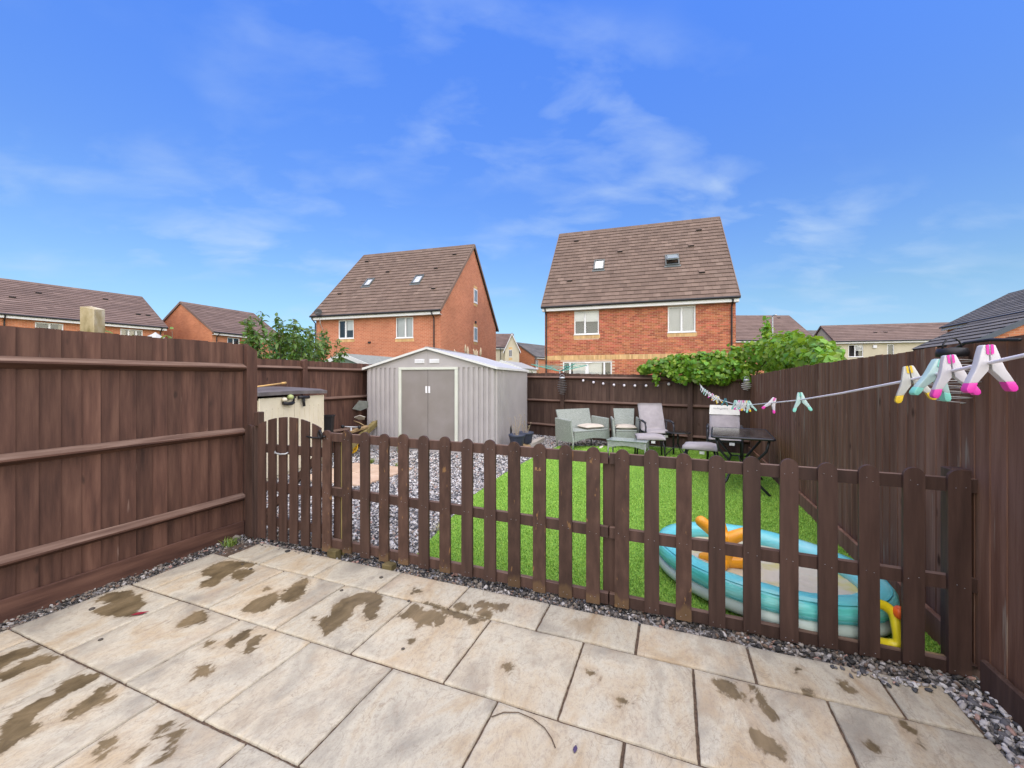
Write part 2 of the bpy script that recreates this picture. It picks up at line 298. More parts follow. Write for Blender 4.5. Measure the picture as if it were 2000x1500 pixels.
M['brick'] = mat('red bricks', [(.3,(.29,.092,.049)),(.6,(.40,.132,.070)),(.8,(.47,.175,.096))], scale=1.6, rough=.85, island=.30, spec=.2, hue=.012)
M['mortar'] = mat('pale mortar', [(.3,(.46,.31,.21)),(.7,(.58,.42,.30))], scale=6, rough=.95)
M['brickwall'] = brickwall('red brickwork', (.45,.165,.090), (.35,.115,.062), (.50,.32,.21))
M['brickwall_far'] = brickwall('orange red brickwork', (.46,.175,.085), (.36,.12,.058), (.46,.30,.20))
M['tile'] = mat('brown concrete tiles', [(.3,(.115,.080,.062)),(.55,(.150,.106,.083)),(.8,(.20,.148,.118))], scale=.9, rough=.8, island=.11, spec=.25, bump=.15, bscale=30)
M['tile_far'] = mat('brown roof courses', [(.3,(.118,.080,.068)),(.55,(.15,.104,.089)),(.8,(.195,.142,.122))], scale=1.1, rough=.85, island=.12)
M['slate'] = mat('dark grey roof courses', [(.3,(.085,.082,.080)),(.55,(.120,.114,.110)),(.8,(.165,.155,.146))], scale=1.1, rough=.8, island=.14)
M['render'] = mat('cream render', [(.3,(.46,.415,.30)),(.6,(.50,.455,.335)),(.8,(.54,.49,.37))], scale=2, rough=.9)
M['rattan'] = mat('grey green rattan', [(.3,(.19,.215,.19)),(.5,(.27,.30,.27)),(.7,(.36,.39,.355))], scale=4, stretch=(6,6,46), rough=.6, bump=.55, detail=2, bdist=.006)
M['pad'] = mat('pale grey lilac cushion', [(.3,(.29,.27,.275)),(.6,(.345,.32,.325)),(.8,(.39,.36,.365))], scale=9, rough=.9, bump=.35, bscale=12, bdist=.012)
M['cushion'] = mat('cream cushion', [(.3,(.44,.40,.33)),(.7,(.54,.49,.41))], scale=7, rough=.9, bump=.2)
M['tableglass'] = mat('black table glass', [(.3,(.012,.012,.013)),(.7,(.03,.028,.026))], scale=9, stretch=(1,5,1), rough=.13, spec=.9, rvar=.07)
M['coffeeglass'] = mat('grey green table glass', [(.3,(.22,.27,.26)),(.7,(.28,.33,.31))], scale=4, rough=.12, spec=.7)
M['wire'] = flat('dark wire', (.10,.095,.09), .4, spec=.6)
M['wirelight'] = flat('pale wire', (.42,.40,.37), .4, spec=.6)
M['bulb'] = flat('milky bulb', (.72,.69,.74), .3)
M['line'] = flat('pale lilac line', (.80,.77,.80), .5)
M['leaf_vine'] = foliage('vine leaves', (.075,.17,.012), (.135,.27,.020), (.26,.40,.045), .45)
M['leaf_laurel'] = foliage('shrub leaves', (.034,.085,.015), (.075,.150,.026), (.18,.26,.055), .45, .4)
M['leaf_sprig'] = foliage('fresh sprig leaves', (.10,.17,.03), (.18,.26,.05), (.27,.33,.08), .25)
M['stem'] = flat('brown stem', (.10,.07,.045), .8)
M['straw'] = mat('straw', [(.3,(.30,.235,.15)),(.7,(.42,.35,.25))], scale=9, rough=.9)
M['pot'] = flat('slate blue pot', (.045,.055,.085), .5)
M['cyan'] = mat('cyan vinyl', [(.3,(.09,.48,.51)),(.5,(.16,.58,.60)),(.66,(.28,.66,.67)),(.8,(.48,.78,.78))], scale=1.8, stretch=(1,1,6), rough=.22, spec=.5, bump=.35, bscale=9, bdist=.015)
M['teal'] = mat('teal vinyl', [(.30,(.05,.38,.31)),(.47,(.08,.48,.40)),(.60,(.13,.56,.53)),(.76,(.30,.70,.66))], scale=1.6, stretch=(1,1,9), rough=.22, spec=.5, bump=.35, bscale=9, bdist=.015)
M['vinylwhite'] = mat('white vinyl', [(.3,(.40,.50,.45)),(.7,(.48,.57,.52))], scale=3, rough=.3, spec=.45)
M['poolfloor'] = mat('cream vinyl with yellow print', [(.3,(.50,.45,.35)),(.50,(.54,.50,.39)),(.64,(.50,.45,.17))], scale=4, rough=.35, bump=.1)
M['orange'] = mat('orange vinyl', [(.3,(.78,.30,.010)),(.7,(.85,.38,.02))], scale=5, rough=.3, spec=.5)
M['yellow'] = mat('yellow vinyl', [(.3,(.72,.58,.010)),(.7,(.80,.68,.03))], scale=5, rough=.3, spec=.5, bump=.2, bscale=22)
M['red'] = flat('orange red vinyl', (.80,.13,.02), .3)
M['path'] = mat('sandy paving', [(.3,(.40,.28,.19)),(.6,(.48,.36,.26)),(.8,(.52,.41,.31))], scale=5, rough=.85, bump=.2, objvar=.08)
M['concrete'] = mat('concrete edging', [(.3,(.36,.33,.28)),(.7,(.48,.45,.39))], scale=8, rough=.9, bump=.2)
M['felt'] = mat('grey green roofing felt', [(.3,(.17,.185,.165)),(.7,(.24,.255,.235))], scale=12, rough=.95)
M['feltgrey'] = mat('grey roofing felt', [(.3,(.24,.25,.26)),(.7,(.32,.33,.34))], scale=12, rough=.9)
M['sage'] = mat('sage painted boards', [(.3,(.18,.25,.20)),(.7,(.24,.31,.26))], scale=4, stretch=(1,1,12), rough=.8)
M['bargewhite'] = mat('white painted timber', [(.3,(.54,.55,.52)),(.7,(.60,.61,.58))], scale=6, rough=.6)
M['mossy'] = mat('mossy weathered post', [(.32,(.16,.13,.05)),(.5,(.34,.28,.16)),(.68,(.52,.48,.38))], scale=7, stretch=(1,1,.5), rough=.9, bump=.5)
M['galv'] = flat('galvanised steel', (.42,.44,.46), .4, metal=.4)
M['greenplastic'] = flat('sea green cord', (.10,.40,.33), .5)
M['cane'] = flat('bamboo cane', (.58,.36,.13), .6)
M['gravel'] = None

# ------------------------------------------------------------------ ground, patio, gravel, lawn
def inpoly(P, poly):
    x, y = P[:,0], P[:,1]; r = np.zeros(len(P), bool); n = len(poly)
    for i in range(n):
        x1, y1 = poly[i]; x2, y2 = poly[(i+1) % n]
        c = ((y1 > y) != (y2 > y)) & (x < (x2-x1)*(y-y1)/((y2-y1) if y2 != y1 else 1e-9)+x1); r ^= c
    return r
def sdist(P, poly):                      # signed distance to a polygon, positive inside
    d = np.full(len(P), 9.); n = len(poly)
    for i in range(n):
        a = np.array(poly[i]); b = np.array(poly[(i+1) % n]); ab = b-a; t = np.clip(((P-a)@ab)/max(ab@ab,1e-9), 0, 1)
        d = np.minimum(d, np.hypot(*(P-(a+t[:,None]*ab)).T))
    return np.where(inpoly(P, poly), d, -d)
mb = MB(); mb.quad((-400,-100,-.06),(400,-100,-.06),(400,600,-.06),(-400,600,-.06))
setp(solo('ground', mb, M['ground'], 'dull green ground of the plots beyond the fences', None), kind='structure')

WET = [[(-3.537,1.483),(-3.593,1.558),(-3.496,1.66),(-3.409,1.618),(-3.353,1.641),(-3.213,1.578),(-3.103,1.491),(-3.139,1.446),(-3.299,1.413),(-3.384,1.39),(-3.408,1.433),(-3.403,1.502)],[(-3.326,1.996),(-3.395,2.13),(-3.352,2.199),(-3.08,2.272),(-3.045,2.203),(-3.121,2.156),(-3.086,2.031),(-3.028,1.912),(-3.086,1.841),(-3.154,1.876),(-3.174,1.967),(-3.253,1.965)],[(-3.077,2.065),(-3.119,2.141),(-3.015,2.167),(-2.968,2.154),(-2.956,2.083),(-2.92,2.024),(-3.002,2.021)],[(-2.541,1.767),(-2.589,1.86),(-2.574,1.938),(-2.525,2.012),(-2.473,1.978),(-2.407,1.886),(-2.393,1.826),(-2.43,1.758)],[(-2.443,1.953),(-2.51,2.091),(-2.542,2.224),(-2.496,2.23),(-2.378,2.117),(-2.309,2.006),(-2.339,1.936),(-2.392,1.926)],[(-2.749,1.503),(-2.781,1.588),(-2.804,1.652),(-2.678,1.67),(-2.629,1.608),(-2.631,1.559),(-2.694,1.5)],[(-2.261,1.465),(-2.316,1.549),(-2.332,1.622),(-2.286,1.664),(-2.238,1.597),(-2.238,1.546),(-2.239,1.497)],[(-2.153,1.492),(-2.192,1.565),(-2.241,1.631),(-2.176,1.648),(-2.131,1.572),(-2.114,1.539),(-2.117,1.491)],[(-2.185,1.263),(-2.246,1.331),(-2.203,1.391),(-2.132,1.329),(-2.154,1.301)],[(-2.387,1.447),(-2.413,1.485),(-2.372,1.493),(-2.332,1.445)],[(-3.297,0.963),(-3.298,1.0),(-3.29,1.08),(-3.224,1.138),(-3.178,1.109),(-3.166,1.052),(-3.173,0.998),(-3.155,0.957),(-3.157,0.922)],[(-3.119,0.911),(-3.117,0.945),(-3.112,1.015),(-3.116,1.087),(-3.001,1.125),(-2.986,1.08),(-3.006,1.03),(-2.997,0.966),(-3.024,0.917),(-3.045,0.89)],[(-2.544,0.753),(-2.568,0.779),(-2.654,0.82),(-2.689,0.877),(-2.703,0.926),(-2.687,0.978),(-2.743,1.016),(-2.727,1.086),(-2.652,1.129),(-2.605,1.096),(-2.594,1.015),(-2.598,0.945),(-2.574,0.882),(-2.48,0.86),(-2.449,0.799),(-2.433,0.738),(-2.447,0.724)],[(-2.452,0.92),(-2.481,0.971),(-2.503,1.028),(-2.527,1.102),(-2.471,1.118),(-2.457,1.046),(-2.395,1.077),(-2.369,1.059),(-2.399,1.003),(-2.403,0.929)],[(-2.107,0.875),(-2.142,0.912),(-2.131,0.952),(-2.089,0.942),(-2.064,0.9),(-2.029,0.874),(-2.057,0.855)],[(-1.947,0.891),(-1.972,0.971),(-2.028,1.049),(-2.003,1.088),(-2.006,1.117),(-1.971,1.091),(-1.953,1.022),(-1.952,0.979),(-1.909,0.906)],[(-1.839,0.934),(-1.884,1.023),(-1.928,1.06),(-1.923,1.105),(-1.883,1.068),(-1.856,1.008),(-1.818,1.006),(-1.805,0.963)],[(-2.076,1.868),(-2.053,1.908),(-2.012,1.863),(-2.035,1.844)],[(-2.651,1.982),(-2.669,2.022),(-2.611,2.011),(-2.623,1.981)],[(-1.981,1.84),(-1.995,1.935),(-2.058,2.087),(-2.005,2.194),(-1.956,2.225),(-1.907,2.258),(-1.797,2.215),(-1.745,2.098),(-1.749,2.054),(-1.692,2.035),(-1.704,1.97),(-1.771,1.983),(-1.878,2.136),(-1.904,2.035),(-1.856,1.97),(-1.835,1.86),(-1.84,1.759)],[(-1.587,2.056),(-1.58,2.231),(-1.537,2.248),(-1.436,2.178),(-1.427,2.225),(-1.311,2.207),(-1.282,2.137),(-1.29,2.049),(-1.343,2.113),(-1.382,2.059),(-1.406,2.003),(-1.444,2.093)],[(-1.538,2.27),(-1.406,2.277),(-1.321,2.267),(-1.196,2.273),(-1.168,2.243),(-1.049,2.25),(-1.093,2.193),(-1.135,2.157),(-1.162,2.185),(-1.22,2.202),(-1.342,2.215)],[(-1.669,2.315),(-1.684,2.398),(-1.599,2.393),(-1.596,2.356)],[(-1.321,2.267),(-1.314,2.348),(-1.25,2.351),(-1.189,2.308),(-1.206,2.269),(-1.289,2.258)],[(-1.207,2.356),(-1.193,2.419),(-1.101,2.444),(-1.072,2.41),(-1.098,2.355),(-1.044,2.292),(-1.049,2.25),(-1.15,2.281),(-1.13,2.343)],[(-1.075,2.386),(-1.063,2.447),(-0.986,2.444),(-0.981,2.369),(-1.0,2.33)],[(-1.39,1.912),(-1.358,1.933),(-1.325,1.904),(-1.353,1.877)],[(-0.818,1.894),(-0.816,1.923),(-0.778,1.952),(-0.755,1.933),(-0.748,1.888),(-0.776,1.874)],[(-0.411,2.042),(-0.391,2.057),(-0.356,2.037),(-0.35,2.0),(-0.391,2.01)],[(-0.262,1.92),(-0.234,1.92),(-0.208,1.936),(-0.177,1.904),(-0.22,1.87)],[(0.174,2.21),(0.232,2.24),(0.275,2.212),(0.31,2.143),(0.289,2.096),(0.24,2.104),(0.192,2.143)],[(0.315,2.228),(0.362,2.241),(0.39,2.152),(0.414,2.097),(0.417,2.042),(0.395,2.034),(0.37,2.08),(0.353,2.183)],[(0.28,1.935),(0.329,1.955),(0.374,1.927),(0.41,1.89),(0.383,1.834),(0.339,1.837),(0.305,1.891)],[(0.726,2.392),(0.763,2.431),(0.772,2.391),(0.797,2.365),(0.778,2.329),(0.748,2.34)],[(0.712,2.061),(0.741,2.059),(0.767,2.04),(0.743,2.006),(0.72,2.017)],[(0.878,2.245),(0.916,2.24),(0.934,2.185),(0.946,2.137),(0.943,2.081),(0.919,2.1),(0.899,2.172)],[(0.553,2.286),(0.598,2.298),(0.59,2.266),(0.554,2.263)],[(0.572,2.462),(0.594,2.457),(0.558,2.402)]]
DAMP = [[(-1.238,1.471),(-1.237,1.499),(-1.205,1.485),(-1.2,1.455)],[(-0.457,1.536),(-0.452,1.581),(-0.408,1.556),(-0.423,1.529)],[(-0.634,2.415),(-0.536,2.473),(-0.431,2.495),(-0.426,2.347),(-0.495,2.284),(-0.576,2.36)],[(-1.098,1.342),(-1.073,1.378),(-1.037,1.366),(-1.041,1.338),(-1.07,1.318)]]

def slab_material():
    m = bpy.data.materials.new('riven pale paving'); m.use_nodes = True; nt = m.node_tree; N = nt.nodes; L = nt.links; b = N['Principled BSDF']
    tc = N.new('ShaderNodeTexCoord'); oi = N.new('ShaderNodeObjectInfo')
    o = N.new('ShaderNodeMath'); o.operation = 'MULTIPLY'; o.inputs[1].default_value = 23.; L.new(oi.outputs['Random'], o.inputs[0])
    va = N.new('ShaderNodeVectorMath'); va.operation = 'ADD'; L.new(tc.outputs['Object'], va.inputs[0]); L.new(o.outputs[0], va.inputs[1])
    mp = N.new('ShaderNodeMapping'); mp.inputs['Rotation'].default_value = (0,0,math.radians(-8)); mp.inputs['Scale'].default_value = (1.5,.85,1); L.new(va.outputs[0], mp.inputs[0])
    def noise(s, d, r=.6, dist=0., vec=mp.outputs[0]):
        n = N.new('ShaderNodeTexNoise'); n.inputs['Scale'].default_value = s; n.inputs['Detail'].default_value = d; n.inputs['Roughness'].default_value = r; n.inputs['Distortion'].default_value = dist; L.new(vec, n.inputs['Vector']); return n.outputs[0]
    def ramp(src, els):
        r = N.new('ShaderNodeValToRGB'); e = r.color_ramp.elements
        while len(e) < len(els): e.new(.5)
        for q, (p, c) in zip(e, els): q.position = p; q.color = (*c,1)
        L.new(src, r.inputs[0]); return r.outputs[0]
    def rng(src, a, c, lo=0., hi=1.):
        r = N.new('ShaderNodeMapRange'); r.inputs['From Min'].default_value = a; r.inputs['From Max'].default_value = c; r.inputs['To Min'].default_value = lo; r.inputs['To Max'].default_value = hi; L.new(src, r.inputs[0]); return r.outputs[0]
    def mixc(f, a, c):
        x = N.new('ShaderNodeMix'); x.data_type = 'RGBA'; L.new(f, x.inputs[0]); 
        if isinstance(a, tuple): x.inputs[6].default_value = (*a,1)
        else: L.new(a, x.inputs[6])
        if isinstance(c, tuple): x.inputs[7].default_value = (*c,1)
        else: L.new(c, x.inputs[7])
        return x.outputs[2]
    n1 = noise(2.1, 6, .62, .6); n2 = noise(5.5, 5, .6, .4); n3 = noise(38, 5, .65); n4 = noise(1.1, 3); n5 = noise(11, 4, .6, 1.2)
    base = ramp(n1, [(.28,(.215,.200,.166)),(.40,(.330,.308,.245)),(.52,(.455,.425,.332)),(.62,(.415,.352,.245)),(.74,(.315,.232,.134))])
    buff = rng(oi.outputs['Random'], .35, 1., 0, .55)
    fb = N.new('ShaderNodeMath'); fb.operation = 'MULTIPLY'; L.new(buff, fb.inputs[0]); L.new(rng(n2, .42, .66), fb.inputs[1])
    c = mixc(fb.outputs[0], base, (.40,.30,.18))
    c = mixc(rng(n4, .60, .74, 0, .45), c, (.35,.22,.125))
    c = mixc(rng(n3, .50, .72, 0, .5), c, (.24,.205,.165)); c = mixc(rng(n5, .54, .70, 0, .42), c, (.30,.245,.18)); n6 = noise(120, 3, .7); c = mixc(rng(n6, .52, .72, 0, .45), c, (.20,.17,.14))
    # fine dark veins of the riven face
    v = N.new('ShaderNodeTexNoise'); v.inputs['Scale'].default_value = 3.2; v.inputs['Detail'].default_value = 7; v.inputs['Distortion'].default_value = 1.6; L.new(mp.outputs[0], v.inputs['Vector'])
    ab = N.new('ShaderNodeMath'); ab.operation = 'SUBTRACT'; ab.inputs[1].default_value = .5; L.new(v.outputs[0], ab.inputs[0])
    aa = N.new('ShaderNodeMath'); aa.operation = 'ABSOLUTE'; L.new(ab.outputs[0], aa.inputs[0])
    c = mixc(rng(aa.outputs[0], .008, .0, 0, .45), c, (.19,.155,.11))
    # wet patches: signed distance carried by the mesh, roughened by noise
    at = N.new('ShaderNodeAttribute'); at.attribute_name = 'wet'
    wa = N.new('ShaderNodeMath'); wa.operation = 'MULTIPLY_ADD'; wa.inputs[1].default_value = .11; L.new(n5, wa.inputs[0]); L.new(at.outputs['Fac'], wa.inputs[2])
    wa2 = N.new('ShaderNodeMath'); wa2.operation = 'MULTIPLY_ADD'; wa2.inputs[1].default_value = .03; L.new(n3, wa2.inputs[0]); L.new(wa.outputs[0], wa2.inputs[2])
    wet = rng(wa2.outputs[0], .064, .076)
    wcol = ramp(n2, [(.35,(.090,.068,.036)),(.52,(.150,.114,.062)),(.72,(.225,.17,.095))])
    wcol = mixc(rng(aa.outputs[0], .012, .0, 0, .5), wcol, (.085,.065,.04))
    c = mixc(rng(wa2.outputs[0], .030, .066, 0, .30), c, (.25,.19,.12))
    c = mixc(wet, c, wcol)
    ad = N.new('ShaderNodeAttribute'); ad.attribute_name = 'damp'
    da = N.new('ShaderNodeMath'); da.operation = 'MULTIPLY_ADD'; da.inputs[1].default_value = .10; L.new(n5, da.inputs[0]); L.new(ad.outputs['Fac'], da.inputs[2])
    c = mixc(rng(da.outputs[0], .045, .085, 0, .45), c, (.24,.17,.09))
    hv = N.new('ShaderNodeHueSaturation'); L.new(rng(oi.outputs['Random'], 0, 1, .90, 1.04), hv.inputs['Value']); L.new(c, hv.inputs['Color'])
    L.new(hv.outputs[0], b.inputs['Base Color']); L.new(rng(wet, 0, 1, .78, .38), b.inputs['Roughness']); b.inputs['Specular IOR Level'].default_value = .3
    h = N.new('ShaderNodeMath'); h.operation = 'MULTIPLY_ADD'; h.inputs[1].default_value = .45; L.new(n3, h.inputs[0]); L.new(v.outputs[0], h.inputs[2])
    bp = N.new('ShaderNodeBump'); bp.inputs['Strength'].default_value = .38; bp.inputs['Distance'].default_value = .012; L.new(h.outputs[0], bp.inputs['Height']); L.new(bp.outputs[0], b.inputs['Normal'])
    return m
M['slab'] = slab_material()
patio = gthing('patio', 'pale riven paving slabs with drying wet patches in front of the picket fence', None, 0, 0, 0, kind='structure')
mb = MB(); mb.box(-3.61,1.20,-1.6,2.54,-.05,-.011); part('joint_filler', mb, M['joint'], patio)
ROWS = [(-1.72,-1.15,[-3.58,-3.03,-2.46,-1.88,-1.31,-.74,-.17,.39,.96,1.22]), (-1.15,-.578,[-3.58,-3.36,-2.77,-2.18,-1.59,-1.02,-.45,.12,.69,1.22]),
        (-.578,-.006,[-3.58,-3.04,-2.46,-1.88,-1.31,-.74,-.18,.38,.95,1.22]), (-.006,.563,[-3.58,-3.04,-2.46,-1.88,-1.31,-.74,-.18,.38,.95,1.22]),
        (.563,1.132,[-3.62,-3.375,-2.762,-2.176,-1.595,-1.02,-.45,.10,.67,1.21]),
        (1.132,1.700,[-3.62,-3.043,-2.457,-1.876,-1.325,-.741,-.185,.385,.955,1.21]),
        (1.700,2.258,[-3.60,-3.38,-2.766,-2.172,-1.605,-1.032,-.465,.09,.648,1.20]),
        (2.258,2.562,[-3.43,-3.05,-2.49,-1.91,-1.337,-.749,-.19,.372,.935,1.19])]
def slab(x0, x1, y0, y1):
    g = .0068; x0 += g+R.uniform(-.002,.002); x1 -= g+R.uniform(-.002,.002); y0 += g+R.uniform(-.002,.002); y1 -= g+R.uniform(-.002,.002)
    near = y1 > .5
    nx = max(3, int((x1-x0)/(.022 if near else .2))); ny = max(3, int((y1-y0)/(.022 if near else .2)))
    X, Y = np.meshgrid(np.r_[x0,np.linspace(x0+.005,x1-.005,nx-1),x1], np.r_[y0,np.linspace(y0+.005,y1-.005,ny-1),y1]); P = np.c_[X.ravel(), Y.ravel()]
    e = np.minimum(np.minimum(P[:,0]-x0, x1-P[:,0]), np.minimum(P[:,1]-y0, y1-P[:,1]))
    z = np.where(e < 1e-6, -.0022, .0) + .0018*np.sin(P[:,0]*9+P[:,1]*5)*np.sin(P[:,1]*11-P[:,0]*3)
    if near:
        jit = np.where(e < 1e-6, 1., 0.)[:,None]*np.random.default_rng(int(x0*1000+y0*77)%9999).normal(0,.0009,P.shape); P = P+jit
    n = len(P); idx = np.arange(n).reshape(ny+1,nx+1)
    F = np.c_[idx[:-1,:-1].ravel(), idx[:-1,1:].ravel(), idx[1:,1:].ravel(), idx[1:,:-1].ravel()]
    loop = list(idx[0,:]) + list(idx[1:,-1]) + list(idx[-1,-2::-1]) + list(idx[-2:0:-1,0])
    low = n+np.arange(len(loop)); V = np.r_[np.c_[P,z], np.c_[P[loop], np.full(len(loop),-.035)]]
    L_ = np.array(loop); S = np.c_[np.roll(L_,-1), L_, low, np.roll(low,-1)]
    o = np_mesh('slab', V, np.r_[F,S], M['slab'], patio)
    for nm, polys in (('wet',WET),('damp',DAMP)):
        w = np.full(len(V), -1.)
        if near:
            for p in polys:
                pp = np.array(p)
                if pp[:,0].max() > x0-.1 and pp[:,0].min() < x1+.1 and pp[:,1].max() > y0-.1 and pp[:,1].min() < y1+.1: w = np.maximum(w, sdist(V[:,:2], p))
        a = o.data.attributes.new(nm, 'FLOAT', 'POINT'); a.data.foreach_set('value', w.astype(np.float32))
for y0, y1, xs in ROWS:
    for a, c in zip(xs[:-1], xs[1:]): slab(a, c, y0, y1)

def pebble_material(name, k, els):
    m = bpy.data.materials.new(name); m.use_nodes = True; nt = m.node_tree; N = nt.nodes; L = nt.links; b = N['Principled BSDF']; b.inputs['Roughness'].default_value = .75
    ge = N.new('ShaderNodeNewGeometry'); r = N.new('ShaderNodeValToRGB'); e = r.color_ramp.elements
    els = [(a, tuple(x*k for x in c)) for a, c in els]
    while len(e) < len(els): e.new(.5)
    for q, (p, c) in zip(e, els): q.position = p; q.color = (*c,1)
    r.color_ramp.interpolation = 'CONSTANT'
    L.new(ge.outputs['Random Per Island'], r.inputs[0]); L.new(r.outputs[0], b.inputs['Base Color']); return m
M['gravel'] = pebble_material('black and white pebbles', .66, [(0,(.075,.078,.085)),(.17,(.15,.15,.16)),(.34,(.33,.32,.32)),(.47,(.50,.48,.46)),(.58,(.40,.33,.27)),(.66,(.68,.66,.64)),(.84,(.80,.79,.76)),(.965,(.52,.34,.28))])
M['gravel_dirt_shade'] = pebble_material('dirty shaded mixed pebbles', .52, [(0,(.05,.048,.045)),(.22,(.12,.11,.10)),(.42,(.23,.20,.17)),(.58,(.34,.29,.23)),(.70,(.30,.21,.15)),(.78,(.52,.48,.43)),(.90,(.72,.69,.65)),(.97,(.50,.30,.24))])  # dirt, with the shade under boards and rail darkened into the colours
def ico(sub):
    t = (1+5**.5)/2; v = [(-1,t,0),(1,t,0),(-1,-t,0),(1,-t,0),(0,-1,t),(0,1,t),(0,-1,-t),(0,1,-t),(t,0,-1),(t,0,1),(-t,0,-1),(-t,0,1)]
    f = [(0,11,5),(0,5,1),(0,1,7),(0,7,10),(0,10,11),(1,5,9),(5,11,4),(11,10,2),(10,7,6),(7,1,8),(3,9,4),(3,4,2),(3,2,6),(3,6,8),(3,8,9),(4,9,5),(2,4,11),(6,2,10),(8,6,7),(9,8,1)]
    v = [np.array(p)/np.linalg.norm(p) for p in v]
    for _ in range(sub):
        cache = {}; nf = []
        def mid(a, c):
            k = (min(a,c), max(a,c))
            if k not in cache: q = v[a]+v[c]; v.append(q/np.linalg.norm(q)); cache[k] = len(v)-1
            return cache[k]
        for a, c, d in f: p, q, s = mid(a,c), mid(c,d), mid(d,a); nf += [(a,p,s),(c,q,p),(d,s,q),(p,q,s)]
        f = nf
    return np.array(v), np.array(f)
ICO = {k: ico(k) for k in (0,1)}
def pebbles(name, P, size, sub, label, seed, smooth=True, cat=None, m='gravel'):
    g = np.random.default_rng(seed); V0, F0 = ICO[sub]; n = len(P); nv = len(V0)
    s = size*g.lognormal(0,.28,n); ax = np.c_[s*g.uniform(.8,1.25,n), s*g.uniform(.55,.9,n), s*g.uniform(.4,.65,n)]
    q = g.normal(size=(n,4)); q[:,1:3] *= .35; q /= np.linalg.norm(q,axis=1)[:,None]; w,x,y,z = q.T
    Rm = np.stack([np.stack([1-2*(y*y+z*z),2*(x*y-w*z),2*(x*z+w*y)],-1),np.stack([2*(x*y+w*z),1-2*(x*x+z*z),2*(y*z-w*x)],-1),np.stack([2*(x*z-w*y),2*(y*z+w*x),1-2*(x*x+y*y)],-1)],1)
    wob = 1+.16*g.normal(size=(n,nv,1)).clip(-1.5,1.5)
    V = np.einsum('nij,nvj->nvi', Rm, V0[None]*wob*ax[:,None,:])+P[:,None,:]
    F = F0[None]+(np.arange(n)*nv)[:,None,None]
    W = V.reshape(-1,3).copy(); X = W[:,0]*CT+W[:,1]*ST; Y = -W[:,0]*ST+W[:,1]*CT; W[:,0], W[:,1] = X, Y
    o = np_mesh(name, W, F.reshape(-1,3), M[m], None, smooth); return setp(o, label, cat, kind='stuff')
def scatter(poly, dens, seed, z, dz):
    g = np.random.default_rng(seed); p = np.array(poly); lo, hi = p.min(0), p.max(0); n = int(dens*np.prod(hi-lo)); P = lo+g.random((n,2))*(hi-lo); P = P[inpoly(P, poly)]
    return np.c_[P, z+g.random(len(P))*dz]
LAWN = [(-1.98,2.80),(-2.10,3.3),(-2.36,4.6),(-2.47,6.0),(-2.46,7.4),(-2.36,8.7),(-.6,9.45),(1.37,9.15),(1.37,2.83)]
GRAV = [(-3.75,2.50),(1.40,2.50),(1.40,2.82)]+[(-1.98,2.80),(-2.10,3.3),(-2.36,4.6),(-2.47,6.0),(-2.46,7.4),(-2.36,8.7),(-.6,9.45),(-.6,9.62),(-3.5,10.4),(-6.3,11),(-6.3,3.2),(-3.9,2.9)]
gb = MB(); gb.add([(*gw(x,y),-.035) for x,y in [(-3.83,-1.7),(1.42,-1.7),(1.42,2.9),(-1.9,2.9),(-2.3,9.3),(-.5,9.7),(-3.5,10.5),(-6.4,11.2),(-6.4,2.7),(-3.83,2.7)]], [tuple(range(10))])
solo('gravel_bed', gb, M['soil'], 'grey grit bed under the loose pebbles', None, kind='structure')
PATHS = [(-5.20,-4.61,4.45,5.04),(-4.60,-4.0,4.45,5.04),(-5.20,-4.61,5.05,5.64),(-4.60,-4.0,5.05,5.64)]
shed0 = (gw(0,0))
def clear(P):                            # no pebbles under the stepping slabs
    k = np.ones(len(P), bool)
    for a,c,d,e in PATHS: k &= ~((P[:,0]>a-.01)&(P[:,0]<c+.01)&(P[:,1]>d-.01)&(P[:,1]<e+.01))
    X = P[:,0]*CT+P[:,1]*ST; Y = -P[:,0]*ST+P[:,1]*CT; dx, dy = X+3.087, Y-8.685; a = math.radians(14)
    lx = dx*math.cos(a)-dy*math.sin(a); ly = dx*math.sin(a)+dy*math.cos(a)
    return P[k & ~((lx>.03)&(lx<2.80)&(ly>.03))]
A = clear(scatter(GRAV, 2300, 3, -.034, .016)); near = A[:,1] < 6.0
B_ = A[~near]; B_ = B_[np.random.default_rng(1).random(len(B_)) < .5]
A = A[near & (A[:,1] > 2.74)]
pebbles('gravel', A, .0150, 0, 'black and white decorative gravel between the shed and the picket fence', 5)
pebbles('gravel', B_, .020, 0, 'black and white gravel in front of the back fence beside the shed', 6)
S1 = scatter([(-3.83,-.6),(-3.585,-.6),(-3.585,2.2),(-3.45,2.34),(-3.42,2.55),(-3.83,2.62)], 4600, 11, -.034, .024)
pebbles('gravel', S1, .0095, 1, 'strip of small mixed pebbles along the foot of the brown fence with rails', 12, m='gravel_dirt_shade')
S2 = np.r_[scatter([(-3.8,2.52),(1.40,2.52),(1.40,2.80),(-3.8,2.74)], 3900, 13, -.040, .026), scatter([(-3.75,2.5),(-3.42,2.5),(-2.75,2.50),(-2.6,2.56),(-2.6,2.95),(-3.75,2.95)], 2800, 14, -.030, .03)]
pebbles('gravel', S2, .0115, 1, 'mixed pebbles under the gate and the bottom rail of the picket fence', 15, m='gravel_dirt_shade')
S3 = scatter([(1.21,-.3),(1.41,-.3),(1.41,2.6),(1.0,2.55),(1.19,2.5)], 4600, 16, -.030, .030)
pebbles('gravel', S3, .0125, 1, 'strip of white and grey pebbles along the foot of the plain boarded fence', 17)
g = np.random.default_rng(31)
S4 = np.c_[g.normal(.98,.11,46).clip(.70,1.19), (2.53-abs(g.normal(0,.035,46))), np.full(46,.007)]
pebbles('gravel', S4, .0105, 1, 'loose pebbles kicked onto the corner of the paving', 18)
